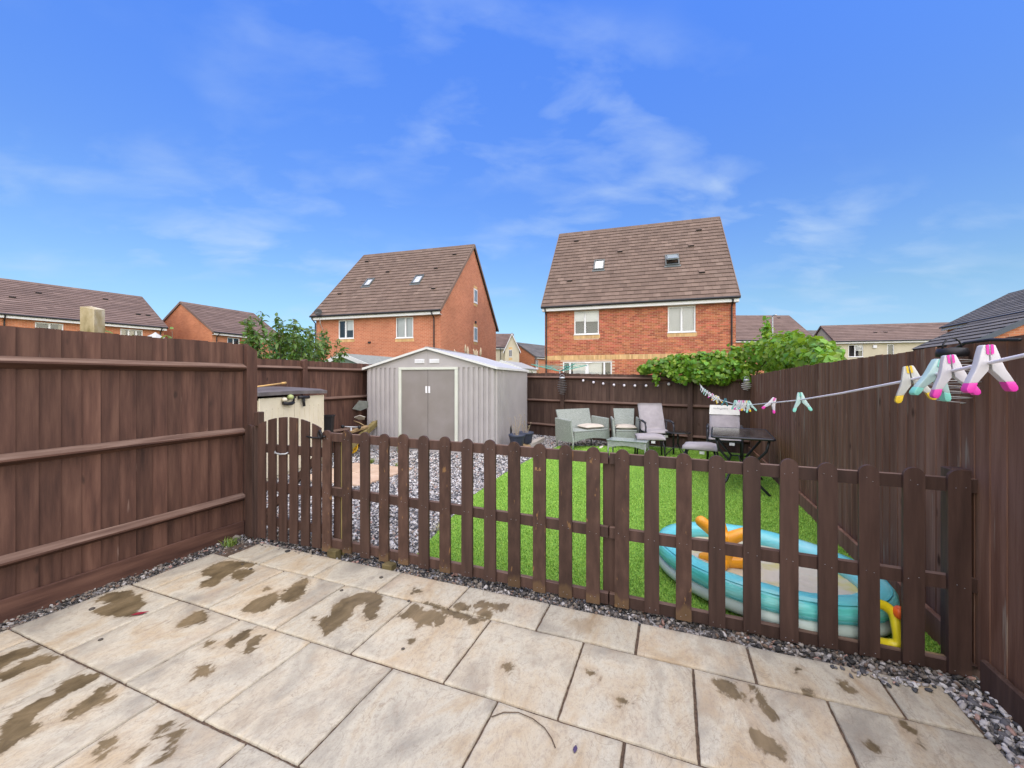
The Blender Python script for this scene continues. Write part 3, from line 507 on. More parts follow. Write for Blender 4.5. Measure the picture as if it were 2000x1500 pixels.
lw = MB(); lw.add([(*gw(x,y),-.012) for x,y in LAWN], [tuple(range(len(LAWN)))]); solo('lawn', lw, M['turf'], 'bright green artificial lawn', None, kind='structure')
def blades():
    P = scatter(LAWN, 13000, 21, -.012, .0); P = P[(P[:,1] < 5.6) | (np.random.default_rng(3).random(len(P)) < .55)]
    g = np.random.default_rng(22); n = len(P); an = g.uniform(0,2*PI,n); ln = g.uniform(.010,.019,n); tl = g.uniform(.1,.9,n); wd = g.uniform(.0014,.0026,n)*(1+.10*P[:,1])
    d = np.c_[np.cos(an),np.sin(an),np.zeros(n)]; s = np.c_[-np.sin(an),np.cos(an),np.zeros(n)]*wd[:,None]
    tip = P+d*(ln*tl)[:,None]+np.c_[np.zeros((n,2)), ln*(1-.35*tl)]
    V = np.stack([P-s,P+s,tip+s*.35,tip-s*.35],1).reshape(-1,3); X = V[:,0]*CT+V[:,1]*ST; Y = -V[:,0]*ST+V[:,1]*CT; V[:,0],V[:,1] = X,Y
    F = np.arange(n*4).reshape(-1,4); o = np_mesh('grass', V, F, M['grass']); setp(o, 'short bright green artificial grass blades covering the lawn', kind='stuff')
blades()
ed = MB()
for a, c in zip([(-1.99,2.79),(-.9,2.80),(.25,2.81)], [(-.9,2.80),(.25,2.81),(1.36,2.825)]):
    A_, B2 = Vector((*gw(*a),0)), Vector((*gw(*c),0)); n_ = (B2-A_).normalized().cross(Vector((0,0,1)))*.011
    ed.hexa([A_+n_+Vector((0,0,-.05)),B2+n_+Vector((0,0,-.05)),B2-n_+Vector((0,0,-.05)),A_-n_+Vector((0,0,-.05)),A_+n_+Vector((0,0,.012)),B2+n_+Vector((0,0,.012)),B2-n_+Vector((0,0,.012)),A_-n_+Vector((0,0,.012))])
solo('lawn_edging', ed, M['raw'], 'thin pale timber strip edging the lawn behind the picket fence', 'edging')
path = gthing('stepping_path', 'four sandy paving slabs set in gravel behind the gate', 'path', -4.6, 5.05, 0, kind=None)
for a,c,d,e in PATHS:
    mb = MB(); mb.bbox(a+4.6+.004,c+4.6-.004,d-5.05+.004,e-5.05-.004,-.045,.004,.008); part('slab', mb, M['path'], path)

# ------------------------------------------------------------------ tall boarded fences
def boards(root, L, ztop, zbot, m, w=.105, x0=0., front=-1, lap=.012, wvar=.0, seed=1, tvar=.004, thick=(.016,.005)):
    """feather-edged boards along local x; front=-1 shows towards local -y"""
    r = random.Random(seed); x = x0
    while x < L-.02:
        ww = w*(1+r.uniform(-wvar,wvar)); x1 = min(x+ww, L); zt = ztop(x+ww/2)+r.uniform(-tvar,tvar); zb = zbot
        a, c = thick; f = front; tl = r.uniform(-.0015,.0015)
        # thick edge at x, thin edge lapped under the next board
        p = [(x-.001,f*a),(x1+lap,f*c),(x1+lap,f*(c-.0045)),(x-.001,f*.003)]
        if f > 0: p = p[::-1]
        mb = MB(); mb.hexa([(q[0],q[1],zb) for q in p]+[(q[0]+tl,q[1],zt+(.0 if i in (0,3) else r.uniform(-.002,.002))) for i,q in enumerate(p)])
        part('board', mb, m, root); x += ww
def arris(root, xa, xb, z, m, mt, dep=.058, hgt=.078, off=.016, dz=0., name='rail', sg=-1):
    """triangular rail nailed to the front: sloping top paled for weathering and painted-in light, dark underside"""
    mb = MB(); y0 = -off; n = max(1,int((xb-xa)/.5)); r = random.Random(int(z*100))
    js = [r.uniform(-.002,.002) for _ in range(n+1)]
    v = []
    for i in range(n+1):
        x = xa+(xb-xa)*i/n; zz = z+dz*i/n+js[i]
        v += [(x,-sg*y0,zz-hgt*.52),(x,-sg*(y0-dep),zz-.006),(x,-sg*(y0-dep),zz+.006),(x,-sg*y0,zz+hgt*.48)]
    fs = []; mi = []
    for i in range(n):
        o = i*4
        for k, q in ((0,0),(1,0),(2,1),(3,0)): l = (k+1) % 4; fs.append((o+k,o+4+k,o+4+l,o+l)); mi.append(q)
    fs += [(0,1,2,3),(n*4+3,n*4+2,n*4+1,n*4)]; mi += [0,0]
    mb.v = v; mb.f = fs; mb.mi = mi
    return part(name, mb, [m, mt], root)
# fence beside the patio, rails towards us: runs along the garden axis at x=-3.83, its front faces +x
lf = gthing('boarded_fence', 'tall dark brown boarded fence with three thick rails, running beside the patio', 'fence', -3.83, 2.66, 0, rot=-PI/2, group='boarded garden fences')
# local x runs towards the camera (garden -y), local -y... front faces garden +x  => local +y is +x after the turn
def lfy(v): return v
LFL = 4.3
boards(lf, LFL, lambda x: 1.797-.004*x, .095, M['board'], w=.1045, front=1, seed=4, tvar=.004, wvar=.05)
for zc, dz_, dep in ((1.572,-.012,.060),(.965,.010,.066),(.345,.0,.062)):
    arris(lf, 0.0, LFL, zc, M['rail'], M['rail_top_lit'], dep=dep, dz=dz_, sg=1)
mb = MB(); mb.bbox(0.0,LFL,.0165,.040,-.04,.118,.003); part('gravel_board', mb, M['rail'], lf)
mb = MB(); mb.hexa([(-.118,-.05,-.05),(-.012,-.05,-.05),(-.012,.055,-.05),(-.118,.055,-.05),(-.118,-.05,1.735),(-.012,-.05,1.80),(-.012,.055,1.80),(-.118,.055,1.735)]); part('post', mb, M['board'], lf)
# far part of the left boundary, rails towards us
ff = gthing('boarded_fence', 'brown boarded fence behind the cream storage box, ending at the metal shed', 'fence', -6.30, 8.6, 0, rot=-PI/2, group='boarded garden fences')
boards(ff, 4.6, lambda x: 1.80, .0, M['board'], w=.098, front=1, seed=5, tvar=.006)
for zc in (1.655, 1.08, .42):
    arris(ff, 0, 4.6, zc, M['rail'], M['rail_top_lit'], dep=.06, hgt=.085, sg=1)
for x in (3.05, .62):
    mb = MB(); mb.hexa([(x,-.04,0),(x+.10,-.04,0),(x+.10,.075,0),(x,.075,0),(x,-.04,1.83),(x+.10,-.04,1.79),(x+.10,.075,1.79),(x,.075,1.83)]); part('post', mb, M['board'], ff)
# back fence, rails towards us
FX = .95; bx0, by0 = gw(-3.62-FX*.9735, 10.42+FX*.2288); bx1, by1 = gw(1.40, 9.24); bl = math.hypot(bx1-bx0, by1-by0); brot = math.atan2(by1-by0, bx1-bx0)
bf = thing('boarded_fence', 'dark brown back fence behind the garden chairs, with rails and string lights on it', 'fence', (bx0,by0,0), brot, 'boarded garden fences')
boards(bf, bl, lambda x: 1.635-.115*(x-FX)/(bl-FX), -.02, M['board_back'], w=.101, front=-1, seed=6, tvar=.006)
mb = MB()
for zc, dz_ in ((1.53,-.09),(.91,-.03),(.28,-.05)): arris(bf, 0, bl, zc, M['rail'], M['rail_top_lit'], dep=.062, hgt=.085, dz=dz_)
for x in (.98+FX, 4.02+FX):
    mb = MB(); zt = 1.655-.115*(x-FX)/(bl-FX); mb.hexa([(x,-.095,-.03),(x+.098,-.095,-.03),(x+.098,.02,-.03),(x,.02,-.03),(x,-.095,zt),(x+.098,-.095,zt),(x+.098,.02,zt+.01),(x,.02,zt+.01)]); part('post', mb, M['board_back'], bf)
# right-hand fence: its plain boarded side faces the garden
rf = gthing('boarded_fence', 'tall faded brown fence showing plain upright boards, behind the clothes line', 'fence', 1.41, -.7, 0, rot=PI/2, group='boarded garden fences')
def rtop(x): 
    y = x-.7
    return np.interp(y, [-.7,2.4,3.9,5.9,9.3], [1.655,1.650,1.634,1.615,1.53])
boards(rf, 9.98, rtop, .02, M['board_faded'], w=.108, front=1, seed=8, tvar=.006, thick=(.0105,.0058))
mb = MB(); mb.bbox(3.5,9.9,.0175,.048,-.03,.135,.006); part('gravel_board', mb, M['board_faded'], rf)
mb = MB(); mb.bbox(0,3.35,.0175,.045,-.05,.12,.006); part('gravel_board', mb, M['board_back'], rf)

# ------------------------------------------------------------------ picket fence, gate
PA = math.radians(1.7); pf0 = (-2.43, 2.62)
pf = gthing('picket_fence', 'low dark brown picket fence with rounded tops between patio and lawn', 'fence', *pf0, 0, rot=PA)
PX = [-.241+.1818*i for i in range(23)]
def lerp(a, c, t): return a+(c-a)*t
def picket(xc, z0, z1, m, w=.088, th=.020, parent=pf, name='picket', y=0.):
    h = w/2; p = [(xc-h,z0),(xc+h,z0)]; k = 9
    for i in range(k+1): a = PI*i/k; p.append((xc+h*math.cos(a), z1-h+h*math.sin(a)))
    mb = MB(); mb.prism(p, y-th, y); ln = R.uniform(-.004,.004); mb.v = [(q[0]+ln*q[2],q[1],q[2]) for q in mb.v]; return part(name, mb, m, parent)
WORN = {0,1,3,4,6,9,10,11,12,13,15}
pk = []
for i, x in enumerate(PX):
    t = (x+.24)/4.0
    if i == 0: picket(x-.03, .02, 1.035, M['picket_worn'])
    else: pk.append(picket(x, lerp(.035,-.012,t)+R.uniform(-.006,.006), lerp(1.040,1.004,t)+R.uniform(-.005,.005), M['picket_worn' if i in WORN else 'picket']))
def prail(xa, xb, za, zb, h=.068, d=.038, y=.0005):
    mb = MB(); n = 6; v = []; fs = []; mi = []
    for i in range(n+1):
        t = i/n; x = lerp(xa,xb,t); z = lerp(za,zb,t)+R.uniform(-.0015,.0015); v += [(x,y,z-h/2),(x,y,z+h/2),(x,y+d,z+h/2),(x,y+d,z-h/2)]
    for i in range(n):
        o = i*4
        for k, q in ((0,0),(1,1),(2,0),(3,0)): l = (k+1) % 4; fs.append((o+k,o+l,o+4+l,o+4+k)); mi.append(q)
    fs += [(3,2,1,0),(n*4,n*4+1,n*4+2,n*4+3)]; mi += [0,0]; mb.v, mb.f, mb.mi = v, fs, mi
    return part('rail', mb, [M['picket'], M['rail_top_lit']], pf)
zt = lambda x: lerp(.974,.928,(x+.2)/4); zm = lambda x: lerp(.520,.430,(x+.2)/4); zb_ = lambda x: lerp(.085,.0,(x+.2)/4)
for zf in (zt, zm, zb_):
    prail(-.27, 2.035, zf(-.27), zf(2.035)); prail(2.045, 3.90, zf(2.045), zf(3.90))
for x, m_, w, top in ((-.160,'rawgreen',.030,.99),(-.215,'picket',.070,.985),(2.04,'picket',.085,.945),(3.80,'picket',.09,1.0)):
    mb = MB(); mb.bbox(x-w/2,x+w/2,.040,.040+w,-.08,top,.004); part('post', mb, M[m_], pf)
tx = bpy.data.curves.new('scratched_letters', 'FONT'); tx.body = 'R.6'; tx.size = .034; tx.extrude = .0004; tx.align_x = 'CENTER'
to = bpy.data.objects.new('scratched_letters', tx); COL.objects.link(to); to.location = (PX[10]-.008,-.0206,.838); to.rotation_euler = (PI/2,0,0)
tx.materials.append(flat('pale scratched wood', (.34,.20,.08), .8)); text_mesh(to, pf)
for nm, x, y, zz, l in (('timber_stub',-2.62,2.60,.05,'short greenish timber stub at the foot of the gate post'),('timber_stub',-2.05,2.585,.035,'short pale timber block under the bottom rail of the picket fence')):
    mb = MB(); mb.bbox(-.045,.045,-.035,.035,-.06,zz,.005); X, Y = gw(x,y); solo(nm, mb, M['stub'], l, 'timber', (X,Y,0), -TH)
nb = MB()
for i, x in enumerate(PX):
    for zf in (zt,zm,zb_):
        for k in (-1,1): nb.ball((x+k*.018+R.uniform(-.006,.006)-(.03 if i == 0 else 0),-.0205,zf(x)+R.uniform(-.012,.012)),.0028,6,3,.5)
o = part('nail_heads', nb, M['galv'], pf); o['kind'] = 'stuff'
gt = gthing('garden_gate', 'arched brown wooden gate with gaps between its slats, left of the picket fence', 'gate', -3.50, 2.585, 0, rot=PA)
SL = [.055,.182,.309,.434,.566,.690]; GW = .092
for x in SL:
    f = lambda xx: 1.045+.085*(1-((xx-.372)/.375)**2)
    p = [(x-GW/2,.035),(x+GW/2,.035)]+[(x+GW/2-GW*i/5, f(x+GW/2-GW*i/5)) for i in range(6)]
    mb = MB(); mb.prism(p, -.014, 0); part('slat', mb, M['picket'], gt)
for z in (.84,.50,.19):
    mb = MB(); mb.bbox(.0,.745,.0008,.030,z-.038,z+.038,.002); part('rail', mb, M['picket'], gt)
mb = MB(); mb.prism([(.03,.235),(.11,.235),(.71,.795),(.63,.795)], .001, .028); part('brace', mb, M['picket'], gt)
mb = MB(); mb.tube([(.235,-.022,.825),(.245,-.036,.815),(.31,-.040,.808),(.375,-.036,.815),(.385,-.022,.825)], .007, 6); part('handle', mb, M['galv'], gt, True)
mb = MB(); mb.tube([(.60,-.026,.975),(.67,-.034,.968),(.745,-.034,.972),(.80,-.026,.985)], .008, 6); mb.tube([(.745,-.03,1.03),(.775,-.045,1.02),(.785,-.045,.99),(.765,-.035,.965),(.735,-.03,.975),(.730,-.03,1.01)], .010, 6, closed=True); part('latch', mb, M['black'], gt, True)
gp = gthing('gate_post', 'brown gate post with a rounded strip on its face beside the fence post', 'post', -3.62, 2.60, 0, rot=PA)
mb = MB(); mb.bbox(-.05,.045,.005,.095,-.06,1.03,.004); part('post', mb, M['picket'], gp)
picket(.0, .02, 1.045, M['picket'], w=.085, parent=gp, name='face_strip', y=.0)
mb = MB(); mb.bbox(.02,.085,.012,.070,1.0302,1.16,.004); part('top_block', mb, M['picket'], gp)

# ------------------------------------------------------------------ metal shed
sh = thing('metal_shed', 'taupe corrugated metal garden shed with double sliding doors', 'shed', (-3.087,8.685,0), -math.radians(14))
SW, SDp, SE, SR = 2.83, 2.95, 1.70, 2.105
def corr(n0, n1, z0, z1, pitch=.108, d=.032):
    """ribbed sheet along one axis: list of (along, out)"""
    pts = []; x = n0
    while x < n1-1e-6:
        for a, o in ((0,0),(.38,0),(.46,d),(.92,d)):
            xx = x+a*pitch
            if xx < n1: pts.append((xx,o))
        x += pitch
    pts.append((n1,0)); return pts
def ribbed(name, pts, z0, z1, fn, m):
    mb = MB()
    for a, o in pts: mb.v += [fn(a,o,z0), fn(a,o,z1)]
    for i in range(len(pts)-1): mb.f.append((2*i,2*i+2,2*i+3,2*i+1)); mb.mi.append(0)
    return part(name, mb, m, sh)
ribbed('wall_panel', corr(.0,.75,0,0), .02, SE, lambda a,o,z: (a,-o,z), M['metal'])
ribbed('wall_panel', corr(2.07,SW,0,0), .02, SE, lambda a,o,z: (a,-o,z), M['metal'])
ribbed('wall_panel', corr(.0,SDp,0,0,d=.042), .02, SE, lambda a,o,z: (SW+o,a,z), M['metal'])
ribbed('wall_panel', corr(.0,SDp,0,0), .02, SE, lambda a,o,z: (-o,a,z), M['metal'])
ribbed('wall_panel', corr(.0,SW,0,0), .02, SE, lambda a,o,z: (a,SDp+o,z), M['metal'])
for y in (-.019, SDp-.002):
    mb = MB(); mb.prism([(.0,SE),(SW/2-.002,SE),(SW/2-.002,SR-.012),(.0,SE+.0)][:3], y, y+.02); part('gable', mb, M['metal'], sh)
    mb = MB(); mb.prism([(SW/2+.002,SE),(SW,SE),(SW/2+.002,SR-.012)], y, y+.02); part('gable', mb, M['metal'], sh)
mb = MB(); mb.box(.0,SW,.03,.05,.0,SE)      # dark sheet standing in for the unlit inside behind the doors
part('dark_inside_sheet', mb, M['dark'], sh)
for x0, x1, s_ in ((.815,1.405,1),(1.411,2.0,-1)):
    mb = MB(); n = 8; v = []
    mb.bbox(x0,x1,-.004,.012,.03,1.655,.003); d = part('door', mb, M['door'], sh)
    hx = x1-.05 if s_ > 0 else x0+.008
    mb = MB(); mb.bbox(hx,hx+.042,-.014,-.005,1.18,1.32,.002); part('handle', mb, M['white'], d)
mb = MB()
mb.bbox(.752,.815,-.028,.0,.02,1.657,.003); mb.bbox(2.0,2.068,-.028,.0,.02,1.657,.003); mb.bbox(.752,2.068,-.029,.0,1.658,1.71,.003); part('door_frame', mb, M['cream'], sh)
for x in (1.125,1.455):
    mb = MB(); mb.box(x,x+.215,-.031,-.0195,1.79,1.875)
    for k in range(4): mb.hexa([(x+.01,-.040,1.797+k*.019),(x+.205,-.040,1.797+k*.019),(x+.205,-.031,1.802+k*.019),(x+.01,-.031,1.802+k*.019),(x+.01,-.040,1.803+k*.019),(x+.205,-.040,1.803+k*.019),(x+.205,-.031,1.812+k*.019),(x+.01,-.031,1.812+k*.019)])
    part('vent', mb, M['white'], sh)
for s_ in (-1,1):
    mb = MB(); xe, xr = (-.065, SW/2) if s_ < 0 else (SW+.065, SW/2); ze = SE-.012
    n = 14; ya, yb = -.075, SDp+.06; v = []
    for i in range(n*4+1):
        y = ya+(yb-ya)*i/(n*4); o = (0,.0,.012,.012)[i % 4]
        v += [(xe,y,ze+o),(xr,y,SR+o)]
    mb.v = v; mb.f = [(2*i,2*i+1,2*i+3,2*i+2) for i in range(n*4)]; mb.mi = [0]*(n*4)
    r_ = part('roof', mb, M['shedroof'], sh)
    mb = MB()
    for y in (ya-.012, yb): 
        mb.hexa([(xe,y,ze-.03),(xr,y,SR-.03),(xr,y+.012,SR-.03),(xe,y+.012,ze-.03),(xe,y,ze+.016),(xr,y,SR+.016),(xr,y+.012,SR+.016),(xe,y+.012,ze+.016)])
    e0, e1 = min(xe,xe+s_*.012), max(xe,xe+s_*.012); mb.box(e0,e1,ya,yb,ze-.03,ze+.014); part('edge_trim', mb, M['bargewhite'], r_)
mb = MB(); mb.box(-.02,SW+.02,-.02,SDp+.02,-.03,.019); part('base_rail', mb, M['metal'], sh)
mb = MB(); mb.box(1.38,1.45,-.09,SDp+.07,SR+.008,SR+.02); part('ridge_cap', mb, M['shedroof'], sh)

# ------------------------------------------------------------------ storage box and the clutter around it
sx = thing('storage_box', 'large cream plastic storage box with dark lid and black handles, against the left boundary', 'storage box', (-3.54,5.68,0), math.radians(80))
BL, BD, BH = 1.46, .80, 1.19
mb = MB(); mb.bbox(0,BL,.03,BD,-.02,BH-.03,.01); part('body', mb, M['boxcream'], sx)
for x0, x1 in ((.03,.727),(.735,BL-.04)):
    mb = MB(); mb.bbox(x0,x1,.0,.028,.04,BH,.005)
    w = x1-x0
    for k in range(1,6): mb.bbox(x0+w*k/6-.0035,x0+w*k/6+.0035,-.005,.0,.06,1.0,.001)
    for k in range(1,6): mb.ball((x0+w*k/6,-.004,1.03),.008,6,4)
    part('door', mb, M['boxcream'], sx)
mb = MB(); mb.bbox(BL-.038,BL,-.004,.03,.0,BH+.005,.004); part('corner_post', mb, M['boxcream'], sx)
mb = MB(); n = 10; v = []
for i in range(n+1):
    x = -.03+(BL+.06)*i/n; rise = .028*math.sin(PI*i/n)
    for y, z in ((-.045,.02),(-.045,.075),(.10,.105),(.45,.125),(.84,.105),(.84,.03)): v.append((x,y,BH+.015+z*.95+rise*(1 if z > .09 else .35)-.03*i/n*(.3)))
mb.v = v
for i in range(n):
    for k in range(6): l = (k+1) % 6; mb.f.append((i*6+k,i*6+l,i*6+6+l,i*6+6+k)); mb.mi.append(0)
mb.f += [(5,4,3,2,1,0),tuple(n*6+k for k in range(6))]; mb.mi += [0,0]; part('lid', mb, M['lid'], sx)
mb = MB(); mb.tube([(.44,-.035,BH-.085),(.52,-.05,BH-.10),(.60,-.05,BH-.10),(.655,-.04,BH-.085)],.026,8); mb.tube([(.655,-.04,BH-.085),(.66,-.045,BH-.02),(.70,-.035,BH-.01)],.016,6); part('handle', mb, M['black'], sx, True)
mb = MB(); mb.tube([(.76,-.05,BH-.01),(.86,-.055,BH-.015),(1.0,-.05,BH-.02)],.026,8); mb.tube([(.87,-.05,BH-.02),(.875,-.05,BH-.09),(.90,-.04,BH-.155)],.022,8); part('handle', mb, M['black'], sx, True)
mb = MB(); mb.ball((.575,-.05,BH+.0),.048,12,7,.85); part('latch_cap', mb, flat('pale green cap',(.36,.42,.17),.5), sx, True)
mb = MB(); mb.ball((.47,-.03,BH-.035),.042,10,6,.8); part('latch_cap', mb, M['boxcream'], sx, True)
mb = MB(); mb.tube([(-3.62,5.60,1.345),(-3.58,5.95,1.372),(-3.535,6.30,1.402)],[.010,.012,.013],8); mb.tube([(-3.538,6.27,1.400),(-3.53,6.36,1.406)],.018,8)
solo('cane', mb, M['cane'], 'tan wooden pole lying across the lid of the storage box', 'pole', smooth=True)
mb = MB(); mb.lathe([(.11,0),(.12,.01),(.165,.80),(.185,.80),(.185,.83),(.158,.83),(.115,.04)],4); mb.xf(Matrix.Rotation(PI/4+.2,4,'Z'))
solo('bin', mb, M['black'], 'dark square plastic bin behind the storage box', 'bin', (-3.42,7.50,-.03))
tb = MB(); tb.box(-.05,.05,-.75,.75,-.05,.05); tb.xf(Matrix.Translation((-3.02,8.05,.30)) @ Euler((math.radians(22),0,math.radians(-13))).to_matrix().to_4x4())
solo('timber_beam', tb, M['rawgreen'], 'greenish timber beam leaning beside the left wall of the metal shed', 'timber')
tb = MB(); tb.box(-.035,.035,-.55,.55,-.02,.02); tb.xf(Matrix.Translation((-3.20,7.85,.42)) @ Euler((math.radians(8),.2,math.radians(-25))).to_matrix().to_4x4())
solo('timber_beam', tb, M['raw'], 'thin brown plank lying on the leaning beam by the shed', 'timber')
for k, (x,y,z,l,s_) in enumerate(((-3.16,8.62,.90,'grey broken slate leaning between fence and metal shed',.20),(-3.14,8.48,.66,'pale broken slate on the timber pile beside the shed',.13),(-3.11,8.40,.53,'flat brown offcut at the foot of the slates beside the shed',.16))):
    tb = MB(); tb.prism([(-s_,-.3*s_),(-.2*s_,-.55*s_),(.6*s_,-.2*s_),(.5*s_,.5*s_),(-.4*s_,.6*s_)],-.008,.008,'y'); tb.xf(Matrix.Translation((x,y,z)) @ Euler((.4+k*.5,.3*k,.5)).to_matrix().to_4x4())
    solo('slate', tb, M['felt' if k == 0 else ('concrete' if k == 1 else 'raw')], l, 'offcut')
ts = thing('toy_scooter', "child's scooter with yellow wheels and black grips, parked on the gravel by the fence", 'scooter', (-3.14,7.95,0), math.radians(20))
def wheel(y):
    mb = MB(); mb.tube([(.11*math.cos(2*PI*k/20), y, .135+.11*math.sin(2*PI*k/20)) for k in range(20)],.021,8,closed=True)
    for k in range(5): a = 2*PI*k/5+.3; mb.tube([(0,y,.135),(.10*math.cos(a),y,.135+.10*math.sin(a))],.011,6)
    part('wheel', mb, flat('yellow plastic',(.72,.42,.02),.4), ts, True)
wheel(0.0); wheel(.42)
mb = MB(); mb.tube([(0,.0,.135),(0,.03,.52)],.016,8); mb.tube([(0,.02,.20),(0,.42,.17)],.025,8); part('stem', mb, M['galv'], ts, True)
mb = MB(); mb.tube([(-.15,.0,.545),(.15,.06,.515)],.012,8); part('handlebar', mb, M['galv'], ts, True)
for s_ in (-1,1):
    mb = MB(); mb.ball((s_*.15,.03+s_*.03,.53-s_*.015),.036,10,6); part('grip', mb, M['black'], ts, True)

# ------------------------------------------------------------------ plants in pots and weeds
def blade_tuft(name, loc, h, n, spread, m, label, seed, cat='weed', w=.006, group=None):
    r = random.Random(seed); mb = MB()
    for _ in range(n):
        a = r.uniform(0,2*PI); l = h*r.uniform(.5,1); t = r.uniform(.1,.75); x0, y0 = r.uniform(-.4,.4)*spread, r.uniform(-.4,.4)*spread
        d = Vector((math.cos(a),math.sin(a),0)); s_ = Vector((-d.y,d.x,0))*w; p0 = Vector((x0,y0,-.01)); p1 = p0+d*spread*t*.5+Vector((0,0,l*.6)); p2 = p0+d*spread*t*1.25+Vector((0,0,l*(1-.25*t)))
        mb.add([p0-s_,p0+s_,p1+s_*.8,p1-s_*.8,p2],[(0,1,2,3),(3,2,4)])
    return solo(name, mb, m, label, cat, loc, group=group)
blade_tuft('weed', (*gw(-3.66,2.44),-.01), .09, 70, .10, M['leaf_sprig'], 'small green weed growing in the pebbles by the fence post', 1, w=.004)
blade_tuft('weed', (-2.26,8.30,-.02), .46, 150, .17, mat('dry green weed',[(.3,(.18,.20,.07)),(.7,(.32,.32,.14))],scale=5,rough=.8,island=.2), 'wispy pale green weed growing against the shed door frame', 2, w=.004)
blade_tuft('weed', (*gw(-5.0,5.76),-.02), .12, 70, .16, M['leaf_sprig'], 'low green weed beside the sandy stepping slabs', 3)
blade_tuft('weed', (*gw(-4.35,5.74),-.02), .09, 50, .14, M['leaf_sprig'], 'tiny green weed at the far corner of the stepping slabs', 4)
blade_tuft('weed', (*gw(-2.13,3.5),-.02), .05, 90, .16, mat('dry moss',[(.3,(.25,.24,.09)),(.7,(.40,.37,.17))],scale=5,rough=.9,island=.2), 'yellowish moss at the edge of the artificial lawn', 5, w=.003)
def sleeper(x, y, l, w, h, rot, m, label, z=0.):
    mb = MB(); mb.bbox(-l/2,l/2,-w/2,w/2,z,z+h,.006); return solo('timber_sleeper', mb, m, label, 'timber', (x,y,-.03), rot)
sleeper(.06,8.18,.62,.20,.16,math.radians(9), M['raw'], 'short tan timber sleeper under the near plant pot, beside the shed')
sleeper(.22,8.75,.95,.20,.13,math.radians(73), M['raw'], 'tan timber sleeper running along the right wall of the metal shed')
mb = MB(); mb.bbox(-.85,.85,-.07,.07,0,.10,.006); solo('concrete_edging', mb, M['concrete'], 'pale concrete edging strip in the gravel beside the timber sleepers', 'edging', (.43,9.0,-.03), math.radians(70))
def pot(x, y, z, r, h, label, seed, n):
    t = thing('plant_pot', label, 'plant pot', (x,y,z), 0, 'slate blue plant pots by the shed')
    mb = MB(); mb.lathe([(r*.70,0),(r*.74,.005),(r*.86,h*.55),(r*.90,h*.58),(r*.92,h*.78),(r*1.0,h*.80),(r*1.04,h*.98),(r*.97,h),(r*.90,h*.9),(r*.01,h*.86)],22); part('pot', mb, M['pot'], t, True)
    rr = random.Random(seed); mb = MB()
    for _ in range(n):
        a = rr.uniform(0,2*PI); l = rr.uniform(.14,.42); b_ = rr.uniform(.1,.5); p = [Vector((math.cos(a)*r*.4*rr.random(),math.sin(a)*r*.4*rr.random(),h*.86))]
        for k in range(3): p.append(p[-1]+Vector((math.cos(a)*b_*l*.35,math.sin(a)*b_*l*.35,l/3)))
        mb.tube(p,[.004,.003,.0025,.0015],4)
        if rr.random() < .7: mb.ball(p[-1],.011,5,3)
    part('dry_plant', mb, M['straw'], t); return t
pot(.10,8.16,.13,.165,.235,'slate blue plant pot with dry twigs on the short timber sleeper',3,15)
pot(.30,8.72,.10,.16,.24,'second slate blue plant pot, farther back along the shed wall',9,14)
mb = MB(); mb.prism([(-.018,0),(.018,0),(.022,.36),(.0,.44),(-.022,.36)],-.003,.003,'y'); solo('plant_label', mb, M['black'], 'tall dark spike standing beside the plant pot with dry twigs', 'stake', (-.02,8.34,.10), .3)

# ------------------------------------------------------------------ rattan set, recliners, tables
sf = thing('rattan_sofa', 'two seat grey green rattan sofa with a loose cream cushion', 'sofa', (1.263,8.45,0), math.radians(30.5))
W_, D_ = 1.03, .60
def curved_apron(mb, x0, x1, y0, y1, zt, zb, arch, n=10):
    for i in range(n):
        a, c = x0+(x1-x0)*i/n, x0+(x1-x0)*(i+1)/n; fa = zb+arch*math.sin(PI*i/n); fc = zb+arch*math.sin(PI*(i+1)/n)
        mb.hexa([(a,y0,fa),(c,y0,fc),(c,y1,fc),(a,y1,fa),(a,y0,zt),(c,y0,zt),(c,y1,zt),(a,y1,zt)])
def rattan_seat(root, W_, D_, sh_=.38, at=.60, bt=.79, rake=.13):
    mb = MB(); mb.bbox(.05,W_-.05,.006,D_-.06,sh_-.035,sh_,.01); part('seat', mb, M['rattan'], root)
    mb = MB(); curved_apron(mb,.05,W_-.05,.0,.02,sh_-.0352,.15,.055); part('front_apron', mb, M['rattan'], root)
    mb = MB(); b0 = D_-.10; mb.hexa([(.07,b0,sh_+.001),(W_-.07,b0,sh_+.001),(W_-.07,b0+.035,sh_+.001),(.07,b0+.035,sh_+.001),(.04,b0+rake,bt),(W_-.04,b0+rake,bt),(W_-.04,b0+rake+.03,bt),(.04,b0+rake+.03,bt)]); part('backrest', mb, M['rattan'], root)
    for x, s_ in ((.0,-1),(W_,1)):
        o = s_*.03; mb = MB(); xi = x-s_*.045
        xs0, xs1 = sorted((x,xi)); xt0, xt1 = sorted((x+o,xi+o))
        mb.hexa([(xs0,.0,.15),(xs1,.0,.15),(xs1,D_,.12),(xs0,D_,.12),(xt0,.055,at-.02),(xt1,.055,at-.02),(xt1,D_-.02,at),(xt0,D_-.02,at)])
        mb.tube([(x+o-s_*.022,.05,at-.018),(x+o-s_*.022,D_-.02,at+.002)],.024,8); part('arm', mb, M['rattan'], root)
    for x in (.022,W_-.022):
        for y in (.022,D_-.03):
            mb = MB(); mb.tube([(x,y,-.01),(x,y,.2)],[.014,.018],8); part('leg', mb, M['rattan'], root, True)
rattan_seat(sf, W_, D_)
ac = thing('rattan_armchair', 'grey green rattan armchair between the sofa and the recliners', 'armchair', (2.18,8.72,0), math.radians(-9))
rattan_seat(ac, .54, .56, bt=.80)
